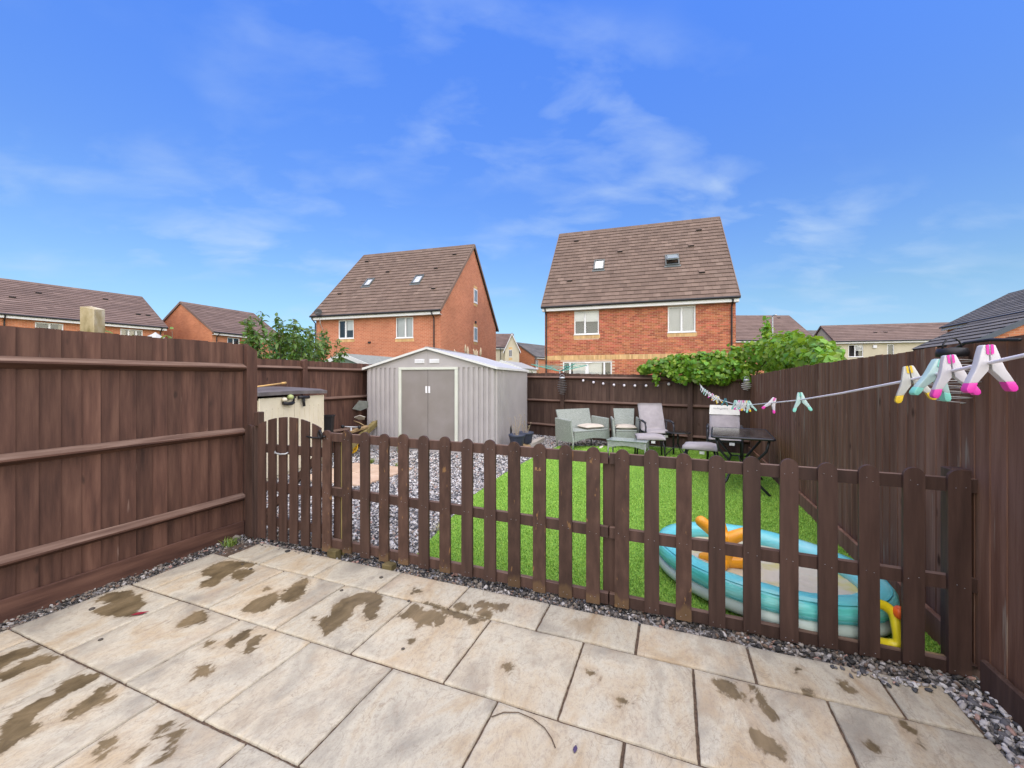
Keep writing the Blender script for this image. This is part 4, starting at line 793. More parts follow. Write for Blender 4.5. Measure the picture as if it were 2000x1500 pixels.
def pillow(name, loc, rot, sx_, sy_, h, m, label, group):
    n = 10; mb = MB(); v = []
    for s_ in (1,-1):
        for j in range(n+1):
            for i in range(n+1):
                u, w = 2*i/n-1, 2*j/n-1; t = max(0,(1-u**4)*(1-w**4))**.5; pin = 1-.07*(1-abs(u))*abs(w)**3; pin2 = 1-.07*(1-abs(w))*abs(u)**3
                v.append((u*sx_/2*pin2, w*sy_/2*pin, h/2+s_*h/2*t+.006*math.sin(5*u+3*w)*t))
    k = (n+1)**2; mb.v = v
    for j in range(n):
        for i in range(n): a = j*(n+1)+i; mb.f.append((a,a+1,a+n+2,a+n+1)); mb.f.append((k+a,k+a+n+1,k+a+n+2,k+a+1)); mb.mi += [0,0]
    return solo(name, mb, m, label, 'cushion', loc, rot, group, True)
Msf = Matrix.Translation(sf.location) @ Matrix.Rotation(math.radians(30.5),4,'Z')
c_ = Msf @ Vector((.70,.25,.375)); pillow('seat_cushion', c_, math.radians(25), .50, .42, .10, M['cushion'], 'flat cream cushion lying loose on the two seat rattan sofa', 'loose cream cushions')
Mac = Matrix.Translation(ac.location) @ Matrix.Rotation(math.radians(-9),4,'Z')
c_ = Mac @ Vector((.27,.24,.375)); pillow('seat_cushion', c_, math.radians(-9), .45, .42, .10, M['cushion'], 'cream cushion on the seat of the rattan armchair', 'loose cream cushions')
ct = thing('coffee_table', 'low grey green rattan coffee table with glass top', 'coffee table', (1.745,7.55,0), -math.radians(28))
mb = MB(); curved_apron(mb,.03,.69,.02,.038,.33,.20,.05); curved_apron(mb,.03,.69,.36,.378,.33,.20,.05); mb.box(.02,.038,.04,.36,.21,.33); mb.box(.682,.70,.04,.36,.21,.33); part('apron', mb, M['rattan'], ct)
mb = MB(); mb.bbox(.0,.72,.0,.40,.331,.345,.003); part('glass_top', mb, M['coffeeglass'], ct)
for x in (.03,.69):
    for y in (.03,.37):
        mb = MB(); mb.tube([(x,y,-.01),(x,y,.3305)],.015,8); part('leg', mb, M['rattan'], ct, True)
def cushion_pad(mb, prof, x0, x1, th, n=8, bulge=.02):
    """padded strip following a profile of (y,z) points, from x0 to x1"""
    P = [Vector((0,*p)) for p in prof]; m = len(P); v = []; k = 2*(n+1)
    for i in range(m):
        t = (P[min(i+1,m-1)]-P[max(i-1,0)]).normalized(); nn = Vector((0,-t.z,t.y))
        if nn.z < 0 and abs(nn.z) > abs(nn.y): nn = -nn
        if abs(nn.y) >= abs(nn.z) and nn.y > 0: nn = -nn
        e = .35 if i in (0,m-1) else 1
        for s_ in (1,-1):
            for j in range(n+1):
                u = 2*j/n-1; q = (1-abs(u)**3*.75)*e
                pp = P[i]+nn*(th*(.5+.5*s_*q)+ (s_ > 0)*.006*math.sin(i*1.7+j*1.1)); v.append((x0+(x1-x0)*j/n, pp.y, pp.z))
    o = len(mb.v); mb.v += v; 
    for i in range(m-1):
        for j in range(n):
            a = o+i*k+j; mb.f += [(a,a+k,a+k+1,a+1),(a+n+1,a+n+2,a+k+n+2,a+k+n+1)]; mb.mi += [0,0]
        for a, c in ((0,n+1),(n,2*n+1)): mb.f.append((o+i*k+a,o+i*k+c,o+(i+1)*k+c,o+(i+1)*k+a)); mb.mi.append(0)
    for i in (0,m-1):
        for j in range(n): a = o+i*k+j; mb.f.append((a,a+1,a+n+2,a+n+1)); mb.mi.append(0)
def recliner(name, label, x, y, rot, back=.50):
    t = thing(name, label, 'recliner', (x,y,0), rot, 'black garden recliners with pale pads')
    w = .58; by = .50; top = (by+back*.52, .94)
    for s_ in (0,1):
        xx = .02+s_*(w-.04)
        mb = MB(); mb.tube([(xx,.02,-.01),(xx,.03,.30),(xx,.0,.52),(xx,.05,.60)],.017,8); part('leg', mb, M['blacksteel'], t, True)
        mb = MB(); mb.tube([(xx,.56,-.01),(xx,.50,.32),(xx,.44,.60)],.017,8); part('leg', mb, M['blacksteel'], t, True)
        mb = MB(); mb.tube([(xx,.03,.605),(xx,.25,.625),(xx,.52,.62)],[.02,.024,.018],8); part('armrest', mb, M['blacksteel'], t, True)
    mb = MB(); mb.box(.045,w-.045,.02,.51,.365,.39); mb.hexa([(.045,.50,.39),(w-.045,.50,.39),(w-.045,.52,.39),(.045,.52,.39),(.045,top[0],top[1]-.02),(w-.045,top[0],top[1]-.02),(w-.045,top[0]+.02,top[1]-.02),(.045,top[0]+.02,top[1]-.02)]); part('sling_frame', mb, M['blacksteel'], t)
    mb = MB(); prof = [(-.01,.385),(.10,.393),(.25,.395),(.40,.395),(.475,.41),(by+.0,.46)]+[(by+(top[0]-by)*k/6, .46+(top[1]-.46)*k/6) for k in range(1,7)]
    cushion_pad(mb, prof, .04, w-.04, .055); part('pad', mb, M['pad'], t, True)
    mb = MB(); mb.box(.36,.44,-.018,-.012,.325,.372); part('tag', mb, M['white'], t)
    return t, top, w
recliner('garden_recliner','black garden recliner with plain pale grey pad, nearer the rattan armchair',2.60,7.98,math.radians(-3),.46)
r2, top2, w2 = recliner('garden_recliner','black garden recliner behind the glass table, with a printed cover over its headrest',3.42,7.18,math.radians(-27),.62)
hc = MB(); dy_ = (top2[0]-.50)/(.94-.46)
zz0, zz1 = .80, .965
hc.hexa([(.035,.50+(zz0-.46)*dy_-.078,zz0),(w2-.035,.50+(zz0-.46)*dy_-.078,zz0),(w2-.035,.50+(zz0-.46)*dy_+.035,zz0),(.035,.50+(zz0-.46)*dy_+.035,zz0),(.045,.50+(zz1-.46)*dy_-.066,zz1),(w2-.045,.50+(zz1-.46)*dy_-.066,zz1),(w2-.045,.50+(zz1-.46)*dy_+.03,zz1),(.045,.50+(zz1-.46)*dy_+.03,zz1)])
hv = thing('headrest_cover', 'off white cover with a line of grey print over the headrest of a recliner', 'cover', r2.location, math.radians(-27))
part('cover', hc, flat('off white cloth',(.64,.64,.58),.85), hv)
tx = bpy.data.curves.new('print', 'FONT'); tx.body = 're-Nursery - Re'; tx.size = .056; tx.extrude = .0004; tx.align_x = 'CENTER'
to = bpy.data.objects.new('print', tx); COL.objects.link(to); zt_ = .895
to.location = (w2/2-.01,.50+(zt_-.46)*dy_-.0745,zt_); to.rotation_euler = (PI/2-math.atan(dy_)*.9,0,0); tx.materials.append(flat('grey print',(.25,.26,.26),.8)); text_mesh(to, hv)
def footstool(x, y, rot, label):
    t = thing('footstool', label, 'footstool', (x,y,0), rot, 'black footstools with pale pads')
    for s_ in (-1,1):
        for q in (-1,1):
            mb = MB(); mb.tube([(s_*.25,q*.21,-.01),(s_*.235,q*.20,.22),(s_*.20,q*.17,.345)],.016,8); part('leg', mb, M['blacksteel'], t, True)
    mb = MB(); mb.box(-.22,.22,-.19,.19,.335,.358); part('frame', mb, M['blacksteel'], t)
    mb = MB(); cushion_pad(mb, [(-.235,.335),(-.215,.362),(-.12,.366),(0,.366),(.12,.366),(.215,.362),(.235,.335)], -.25, .25, .06); part('pad', mb, M['pad'], t, True)
    mb = MB(); mb.box(.0,.07,-.245,-.238,.29,.335); part('tag', mb, M['white'], t); return t
footstool(2.60,7.70,math.radians(-12),'footstool with pale pad in front of the recliner nearer the armchair')
footstool(3.06,6.60,math.radians(-30),'footstool with pale pad beside the black glass table')
st = thing('side_table', 'small round black glass side table between the two recliners', 'side table', (3.20,7.86,0))
mb = MB(); mb.lathe([(.001,.435),(.215,.435),(.222,.442),(.215,.449),(.001,.449)],28); part('table_top', mb, M['tableglass'], st, True)
mb = MB(); mb.tube([(.222*math.cos(2*PI*k/28),.222*math.sin(2*PI*k/28),.440) for k in range(28)],.010,6,closed=True); mb.tube([(0,0,.433),(0,0,.20)],.018,8); part('stem', mb, M['blacksteel'], st, True)
for k in range(3):
    a = 2*PI*k/3+.9; mb = MB(); mb.tube([(0,0,.215),(.09*math.cos(a),.09*math.sin(a),.13),(.20*math.cos(a),.20*math.sin(a),.03),(.215*math.cos(a),.215*math.sin(a),-.01)],.010,6); part('leg', mb, M['blacksteel'], st, True)
bt = gthing('garden_table', 'black rectangular garden table with a mottled glass top, beside the plain boarded fence', 'table', .86, 6.45, 0, rot=math.radians(-5))
tw, tl = .70, 1.12; cr = .03
prf = [(sx*(tw/2-cr)+cr*math.cos(a), sy*(tl/2-cr)+cr*math.sin(a)) for sx,sy,a0 in ((1,1,0),(-1,1,PI/2),(-1,-1,PI),(1,-1,1.5*PI)) for a in [a0+PI/2*k/4 for k in range(5)]]
mb = MB(); mb.prism(prf,.712,.722,'z'); part('table_top', mb, mat('mottled table glass',[(.35,(.03,.029,.028)),(.6,(.075,.072,.068)),(.8,(.15,.14,.125))],scale=3.5,stretch=(3,1,1),rough=.13,spec=.9,rvar=.07), bt)  # paler mottled patches in the glass colour
mb = MB(); mb.tube([(p[0],p[1],.709) for p in prf],.016,8,closed=True); part('rim', mb, M['blacksteel'], bt, True)
for sx in (-1,1):
    for sy in (-1,1):
        mb = MB(); mb.tube([(sx*.30,sy*.48,.70),(sx*.27,sy*.46,.55),(sx*.10,sy*.40,.33),(sx*.18,sy*.42,.12),(sx*.31,sy*.47,-.01)],.017,8); part('leg', mb, M['blacksteel'], bt, True)
mb = MB(); mb.tube([(-.10,-.40,.33),(.10,-.40,.33)],.010,6); mb.tube([(-.10,.40,.33),(.10,.40,.33)],.010,6); mb.tube([(0,-.40,.33),(0,.40,.33)],.010,6); part('brace', mb, M['blacksteel'], bt, True)

# ------------------------------------------------------------------ paddling pool, inflatables
pl = gthing('paddling_pool', 'oval cyan and white inflatable paddling pool with cream floor, behind the picket fence', 'paddling pool', .565, 3.39, 0, rot=math.radians(-33.4))
def ring(A, B, r, z, sq=1.0, n=64, k=14, wr=0., mats=None):
    mb = MB(); v = []
    for i in range(n):
        a = 2*PI*i/n; rr = r*(1+wr*math.sin(a*25)*.5); nx, ny = math.cos(a)*B, math.sin(a)*A; l_ = math.hypot(nx,ny); nx, ny = nx/l_, ny/l_
        for j in range(k): b_ = 2*PI*(j+.5)/k; v.append((A*math.cos(a)+nx*rr*math.cos(b_), B*math.sin(a)+ny*rr*math.cos(b_), z+rr*sq*math.sin(b_)))
    mb.v = v
    for i in range(n):
        for j in range(k):
            l = (j+1) % k; ii = (i+1) % n; mb.f.append((i*k+j,ii*k+j,ii*k+l,i*k+l)); mb.mi.append(mats(360*(j+1)/k) if mats else 0)
    return mb
PA_, PB_ = .75, .593
part('lower_ring', ring(PA_-.055,PB_-.055,.055,.052,.92), M['vinylwhite'], pl, True)
part('upper_ring', ring(PA_-.092,PB_-.092,.092,.140,.80,wr=.055,mats=lambda d: 1 if 335 < d or d < 40 else 0), [M['cyan'],M['teal']], pl, True)
mb = MB(); n = 44; mb.v = [(0,0,.115)]+[(q_*(PA_-.13)*math.cos(2*PI*i/n),q_*(PB_-.13)*math.sin(2*PI*i/n),.115+zz+.004*math.sin(i*2.3)) for q_,zz in ((.4,.0),(.72,.003),(1.0,.010)) for i in range(n)]
mb.f = [(0,1+i,1+(i+1)%n) for i in range(n)]+[(1+k*n+i,1+(k+1)*n+i,1+(k+1)*n+(i+1)%n,1+k*n+(i+1)%n) for k in range(2) for i in range(n)]; mb.mi = [0]*len(mb.f); part('floor', mb, M['poolfloor'], pl, True)
def blob_tubes(chains, m, name, parent=None, **kw):
    mb = MB()
    for ch in chains:
        P = [Vector(c[:3]) for c in ch]; r_ = [c[3] for c in ch]; Q = []; rr = []
        for i in range(len(P)-1):
            for k in range(5):
                t = k/5; a = P[max(i-1,0)]; b_ = P[i]; c_ = P[i+1]; d_ = P[min(i+2,len(P)-1)]
                Q.append(.5*((2*b_)+(c_-a)*t+(2*a-5*b_+4*c_-d_)*t*t+(3*b_-a-3*c_+d_)*t**3)); rr.append(r_[i]+(r_[i+1]-r_[i])*t)
        Q.append(P[-1]); rr.append(r_[-1])
        d0 = (Q[0]-Q[1]).normalized(); d1 = (Q[-1]-Q[-2]).normalized()
        pre = [(Q[0]+d0*rr[0]*s_, rr[0]*math.sqrt(max(0,1-s_*s_))+.0005) for s_ in (1,.92,.7,.38)]; post = [(Q[-1]+d1*rr[-1]*s_, rr[-1]*math.sqrt(max(0,1-s_*s_))+.0005) for s_ in (.38,.7,.92,1)]
        mb.tube([p for p,_ in pre]+Q+[p for p,_ in post], [x for _,x in pre]+rr+[x for _,x in post], 12)
    return mb
ox, oy = gw(.34,3.30)
mb = blob_tubes([[(0,0,.15,.060),(.0,.0,.24,.050),(.0,.0,.31,.050)],[(0,.0,.29,.050),(-.07,.0,.355,.045),(-.155,.03,.425,.040)],[(0,0,.29,.050),(.07,-.02,.335,.045),(.145,-.03,.368,.038)],[(0,0,.29,.045),(.0,.06,.39,.038),(.01,.10,.475,.032)],
    [(0,0,.15,.052),(.09,-.02,.150,.044),(.20,-.03,.145,.036)],[(0,0,.15,.05),(-.06,-.07,.14,.036),(-.12,-.12,.13,.028)],[(0,0,.15,.05),(-.06,.08,.14,.036),(-.10,.12,.13,.03)]],M['orange'],'x')
solo('inflatable_branch', mb, M['orange'], 'orange branching inflatable standing in the paddling pool', 'inflatable', (ox,oy,0), 0, smooth=True)
yg = thing('inflatable_giraffe', 'limp yellow inflatable with an orange red patch, between pool and picket fence', 'inflatable', (2.00,2.205,0))
def yp(u, v, Y=2.205): return ((u-1000)/796*Y-2.00, 1.46-(v-741)/796*Y)
ch = [(1690,1190,.030),(1712,1184,.032),(1732,1186,.034),(1746,1200,.034),(1746,1225,.030),(1748,1248,.034),(1738,1262,.036),(1718,1262,.036),(1700,1258,.028)]
mb = blob_tubes([[(yp(u,v)[0], .02*math.sin(i), max(yp(u,v)[1],.03), r_*.75) for i,(u,v,r_) in enumerate(ch)]],None,'x'); part('body', mb, M['yellow'], yg, True)
mb = MB(); q = yp(1749,1192); mb.ball((q[0],-.022,q[1]),.030,10,7,1.2); part('patch', mb, M['red'], yg, True)
mb = MB(); q = yp(1748,1240); mb.ball((q[0]+.012,-.022,q[1]),.014,8,5,2.0); part('patch', mb, M['orange'], yg, True)
mb = MB(); mb.ball((0,0,0),.022,10,6,.5); solo('white_stone', mb, M['white'], 'flat white stone on the turf in the corner by the picket fence', 'stone', (*gw(1.20,2.90),.006), .4, smooth=True)

# ------------------------------------------------------------------ string lights, wire lanterns
sl = thing('string_lights', 'string of ten small milky bulbs under the top rail of the back fence', 'string lights', (bx0,by0,0), brot)
def bf_local(u, v):                      # a photograph bearing turned into a place on the back fence's face
    d = Vector(((u-1000)/796,1)); a = Vector((math.cos(brot),math.sin(brot))); nrm = Vector((-math.sin(brot),math.cos(brot))); o = Vector((bx0,by0))
    t = (nrm.dot(o)-.09)/nrm.dot(d); return (d*t-o).dot(a), 1.46-(v-741)/796*t
BU = [(1139,744),(1159,747.5),(1178,750),(1199,752.5),(1219,753.5),(1240,754),(1262,754),(1284,753),(1306,751),(1329,748)]
bp_ = [bf_local(u,v) for u,v in BU]
mb = MB(); pts = []
for i, (x, z) in enumerate(bp_):
    pts.append((x,-.085,z+.055))
    if i < 9: x2, z2 = bp_[i+1]; pts.append(((x+x2)/2,-.085,(z+z2)/2+.035))
mb.tube(pts,.004,5); part('cable', mb, M['black'], sl)
for x, z in bp_:
    mb = MB(); mb.lathe([(.004,.060),(.011,.055),(.012,.035),(.004,.033)],8,(x,-.085,z)); q = MB(); q.ball((x,-.085,z+.008),.030,10,7,1.05); b_ = part('bulb', q, M['bulb'], sl, True); part('cap', mb, M['black'], b_, True)
def lantern(label, loc, r, h, capm, wirem, turns, rot=0., shape='drum', wr=.0035):
    t = thing('wire_lantern', label, 'lantern', loc, rot, 'spiral wire lanterns hung along the fences'); mb = MB()
    n = turns*18; pts = []
    for i in range(n+1):
        s_ = i/n; rr = r*(math.sin(PI*(.12+.8*s_))**.6 if shape == 'drum' else math.sqrt(max(.02,1-(2*s_-1)**2))); a = 2*PI*turns*s_; pts.append((rr*math.cos(a),rr*math.sin(a),-h*s_))
    mb.tube(pts, wr, 5); part('wire_spiral', mb, wirem, t, True)
    mb = MB(); mb.lathe([(.005,.045),(r*.55,.040),(r*.62,.02),(r*.60,.0),(.005,-.004)],16); part('cap', mb, capm, t, True)
    mb = MB(); mb.tube([(r*.5*math.cos(PI*k/8),0,.04+r*.55*math.sin(PI*k/8)) for k in range(9)],.004,5); part('hanger', mb, capm, t, True); return t
X, Y = 1.262, 10.30
lantern('dark spiral wire lantern with silver cap, hanging on the back fence post', (1.255,10.30-.10,1.46+.02), .115, .40, M['galv'], M['wire'], 7, wr=.007)
lx, ly = gw(1.27,8.75)
lantern('round spiral wire lantern hanging in the corner under the vine', (lx,ly,1.425), .085, .17, M['galv'], M['wirelight'], 5, shape='ball', wr=.006)
lx, ly = gw(1.30,2.72)
lantern('large spiral wire lantern with black cap on the plain boarded fence, behind the pegs', (lx,ly,1.575), .098, .235, M['black'], M['wirelight'], 9, wr=.0022)
mb = MB(); a_ = Vector((*gw(1.375,2.86),1.60)); c_ = Vector((*gw(1.375,2.42),1.60)); pts = [a_+Vector((0,0,-.035)), a_+Vector((0,0,.02)), a_.lerp(c_,.2)+Vector((0,0,.045)), a_.lerp(c_,.6)+Vector((0,0,.045)), c_+Vector((0,0,.03))]
mb.tube(pts,.008,6); solo('black_cable', mb, M['black'], 'black cable looped along the top of the plain boarded fence', 'cable', smooth=True)

# ------------------------------------------------------------------ clothes line and pegs
LP = [(.56,-.9,1.76),(.56,.2,1.60),(.56,.98,1.501),(.56,1.39,1.453),(.56,1.81,1.409),(.56,2.37,1.357),(.56,3.7,1.257),(.56,4.75,1.212),(.555,6.02,1.196),(.545,7.2,1.212),(.515,8.7,1.272),(.495,9.1,1.36),(.487,9.33,1.49)]
lpy = [p[1] for p in LP]
def on_line(y): return (float(np.interp(y,lpy,[p[0] for p in LP])), y, float(np.interp(y,lpy,[p[2] for p in LP])))
mb = MB(); mb.tube([(*gw(p[0],p[1]),p[2]) for p in LP],.0036,6); solo('clothes_line', mb, M['line'], 'pale lilac washing line sagging across the garden to the back fence', 'clothes line', smooth=True)
def peg_meshes():
    def leg(s_):
        out = [(.0105,.034),(.0140,.022),(.0172,.008),(.0222,-.008),(.0285,-.021),(.0340,-.033)]; inn = [(.0012,.034),(.0012,.022),(.0012,.004),(.0030,-.010),(.0115,-.021),(.0205,-.033)]
        return [(s_*a,z) for a,z in out], [(s_*a,z) for a,z in inn]
    res = {}
    for s_ in (1,-1):
        o, i = leg(s_); poly = o+i[::-1]; top = [(s_*.0092,.0378),(s_*.0060,.0394),(s_*.0024,.0378)]; poly = poly+top[::-1]
        mb = MB(); mb.prism(poly,-.0075,.0075); res['leg',s_] = bevelled(mb.mesh('leg'))
        p = [(s_*.0340,-.0328),(s_*.0384,-.043),(s_*.0382,-.0485),(s_*.0345,-.0520),(s_*.0290,-.0515),(s_*.0248,-.0455),(s_*.0205,-.0328)]
        mb = MB(); mb.prism(p,-.0081,.0081); mb2 = mb; res['grip',s_] = bevelled(mb2.mesh('grip')); mb = MB(); mb.prism([(s_*.0016,.0395),(s_*.0056,.0385),(s_*.0056,.022),(s_*.0016,.020)],-.0090,-.0077); res['insert',s_] = mb.mesh('jaw_insert')
    mb = MB(); mb.tube([(0,-.0065,-.002),(0,.0065,-.002)],.0032,8); mb.tube([(.004,-.0062,-.003),(.021,-.0062,-.034)],.0006,4); res['spring'] = mb.mesh('spring'); return res
PM = peg_meshes(); PEGCOL = {'pink':(.72,.045,.38),'mint':(.22,.62,.50),'yellow':(.80,.55,.03),'teal':(.05,.17,.19),'white':(.60,.66,.66)}
for k, c in PEGCOL.items(): M['peg_'+k] = mat(k+' peg plastic',[(.3,tuple(x*.9 for x in c)),(.7,c)],scale=8,rough=.35,spec=.45)
def pegbody(k):
    c = {'mint':(.42,.58,.54),'yellow':(.56,.56,.50),'pink':(.58,.56,.57),'teal':(.06,.17,.19),'white':(.52,.55,.55)}[k]
    m = mat('clear '+k+' peg plastic',[(.3,tuple(x*.94 for x in c)),(.7,c)],scale=60,rough=.3,spec=.5); return m
for k in PEGCOL: M['pegb_'+k] = pegbody(k)
first = {}
def peg(y, col, label, tilt=0., yaw=0.):
    x, yy, z = on_line(y)
    if col not in first:
        t = thing('clothes_peg', label, 'clothes peg'); first[col] = t
        for s_ in (1,-1):
            l = link('leg', PM['leg',s_].copy(), M['pegb_'+col], t); link('grip', PM['grip',s_].copy(), M['peg_'+col], l); link('jaw_insert', PM['insert',s_].copy(), M['peg_'+col], l)
        link('spring', PM['spring'].copy(), M['wire'], t)
    else: t = copy_tree(first[col])
    X, Y = gw(x,yy); t.location = (X,Y,z-.004); t.rotation_euler = (0,tilt,-TH+yaw); t['label'] = label; t['group'] = 'pegs on the washing line'; return t
peg(1.065,'pink','largest pink tipped peg, nearest on the line in front of the wire lantern',-.05,.10)
peg(1.175,'pink','pink tipped peg overlapping the mint peg in the near bunch',-.12,-.05)
peg(1.235,'mint','mint green tipped peg between the yellow peg and the pink peg on the near line',.22,.25)
peg(1.335,'yellow','yellow tipped peg at the far end of the near bunch of four',-.16,-.2)
peg(2.30,'mint','single pale mint peg on the bare middle stretch of the line',-.12,-.1)
peg(2.92,'pink','single tilted pink peg on the line before the bunch of six',.42,.1)
for y, c, l, tl in ((3.70,'mint','pale mint peg, nearest of the bunch of six in front of the recliner',-.25),(3.86,'yellow','yellow tipped peg behind the nearest mint peg of the bunch of six',.1),(4.00,'pink','first of the two pink pegs in the bunch of six',-.1),(4.14,'white','plain white peg between the pink pegs of the bunch of six',.12),(4.28,'pink','second pink peg in the bunch of six, farther back',.05),(4.50,'mint','mint peg at the far end of the bunch of six',-.02)): peg(y,c,l,tl,R.uniform(-.5,.5))
peg(5.35,'teal','dark teal peg alone on the line in front of the headrest cover',.12,.3)
FAR = [(6.05,'yellow','yellow tipped peg starting the far bunch of ten'),(6.25,'white','white peg next to the first yellow peg of the far bunch'),(6.48,'yellow','second yellow peg of the far bunch of ten'),(6.75,'pink','nearest pink peg of the far bunch of ten'),(7.05,'pink','middle pink peg of the far bunch of ten'),(7.35,'pink','farthest pink peg of the far bunch of ten'),(7.75,'white','white peg above the pink pegs of the far bunch'),(8.1,'mint','mint peg of the far bunch, below the vine'),(8.5,'white','white peg two from the vine on the far line'),(8.85,'white','white peg nearest the vine at the end of the line')]
for y, c, l in FAR: peg(y,c,l,R.uniform(-.5,.5),R.uniform(-.9,.9))

# ------------------------------------------------------------------ litter on the paving
def leaf_flat(name, gx, gy, l, w, rot, m, label, cat='leaf', z=.006):
    mb = MB(); P = [(-l,0,0),(-.4*l,w,.004),(.3*l,w*.9,.003),(l,0,.006),(.3*l,-w,.004),(-.4*l,-w*.8,.002)]; mb.add(P+[(p[0],p[1],p[2]-.0015) for p in P],[(0,5,4,3,2,1),(6,7,8,9,10,11)]+[(i,(i+1)%6,6+(i+1)%6,6+i) for i in range(6)])
    return solo(name, mb, m, label, cat, (*gw(gx,gy),z), rot)
leaf_flat('fallen_leaf',-3.08,1.50,.045,.014,.35,flat('dark red leaf',(.22,.015,.03),.6),'curled dark red leaf lying in a paving joint near the left fence')
leaf_flat('fallen_leaf',-.36,1.58,.016,.008,1.2,flat('purple leaf',(.05,.035,.09),.6),'tiny dark purple leaf on the paving near the curved twig')
mb = MB(); mb.tube([(*gw(-.73,1.60),.006),(*gw(-.69,1.64),.007),(*gw(-.63,1.663),.007),(*gw(-.56,1.655),.007),(*gw(-.50,1.63),.006),(*gw(-.46,1.595),.005),(*gw(-.435,1.56),.005)],.0022,5); solo('twig', mb, M['stem'], 'thin curved brown twig lying on the paving in the foreground', 'twig')
for i,(x,y,s_,w_) in enumerate(((-3.43,1.42,.016,'black grit lump at the edge of the round wet patch beside the left fence'),(-3.16,2.2,.010,'tiny grit lump inside the hooked wet patch nearest the gate'),(-3.02,2.17,.011,'grit lump at the tip of the hooked wet patch nearest the gate'),(-2.98,1.27,.012,'grit lump on the joint between two slabs, below the dark red leaf'),(-1.36,1.83,.010,'small grit lump on a dry slab in front of the picket fence'),(-2.13,2.18,.012,'grit lump at the top end of the long ragged wet patch'),(-2.0,2.43,.014,'flat grit lump on the slab by the pale timber block'),(-1.62,2.24,.010,'grit lump where four slabs meet in front of the picket fence'))):
    mb = MB(); mb.ball((0,0,.004),s_,8,5,.45); solo('grit_lump', mb, flat('dark grit',(.07,.06,.05),.9), w_, 'grit', (*gw(x,y),.001), i, 'dark grit lumps dropped on the paving', True)
for zz, rr_, a_ in ((.140,.0,-.42),(.140,.0,.86)):
    mb = MB(); pts = []
    for i in range(72):
        t = 2*PI*i/72; nx, ny = math.cos(t)*(PB_-.092), math.sin(t)*(PA_-.092); l_ = math.hypot(nx,ny); rr = .0925*math.cos(a_); pts.append(((PA_-.092)*math.cos(t)+nx/l_*rr,(PB_-.092)*math.sin(t)+ny/l_*rr,.140+.0925*.8*math.sin(a_)))
    mb.tube(pts,.0026,5,closed=True); part('seam', mb, flat('teal seam',(.05,.36,.38),.3), pl, True)
leaf_flat('wood_splinter',-.435,2.655,.035,.010,1.1,flat('pale dry husk',(.50,.46,.36),.8),'pale dry husk caught on the top rail beside the middle picket post','splinter',1.022)

# ------------------------------------------------------------------ houses
def slope_fn(ze, zr, D, back=False):
    sl = math.hypot(D, zr-ze); cy, cz = D/sl, (zr-ze)/sl
    def f(x, s, h): 
        y = s*cy-h*cz; z = ze+s*cz+h*cy
        return (x, 2*D-y if back else y, z)
    return f, sl
def wall_front(mb, x0, x1, z0, z1, y, ops, depth=.09, mi=0):
    xs = sorted({x0,x1,*[o[0] for o in ops],*[o[1] for o in ops]}); zs = sorted({z0,z1,*[o[2] for o in ops],*[o[3] for o in ops]})
    for a,c in zip(xs[:-1],xs[1:]):
        for d,e in zip(zs[:-1],zs[1:]):
            if any(o[0] <= a+1e-6 and c <= o[1]+1e-6 and o[2] <= d+1e-6 and e <= o[3]+1e-6 for o in ops): continue
            mb.quad((a,y,d),(c,y,d),(c,y,e),(a,y,e),mi)
    for a,c,d,e in [o[:4] for o in ops]:
        mb.quad((a,y,d),(a,y+depth,d),(a,y+depth,e),(a,y,e),mi); mb.quad((c,y,d),(c,y,e),(c,y+depth,e),(c,y+depth,d),mi)
        mb.quad((a,y,e),(a,y+depth,e),(c,y+depth,e),(c,y,e),mi); mb.quad((a,y,d),(c,y,d),(c,y+depth,d),(a,y+depth,d),mi)
SLATB = mat('white blinds',[(.3,(.74,.75,.74)),(.7,(.80,.80,.78))],scale=5,rough=.8)
ROOM = mat('dim room',[(.3,(.05,.06,.07)),(.7,(.09,.10,.115))],scale=2,rough=.95)
CURT = mat('beige curtain',[(.3,(.38,.33,.25)),(.7,(.48,.43,.34))],scale=6,stretch=(6,1,.3),rough=.9)
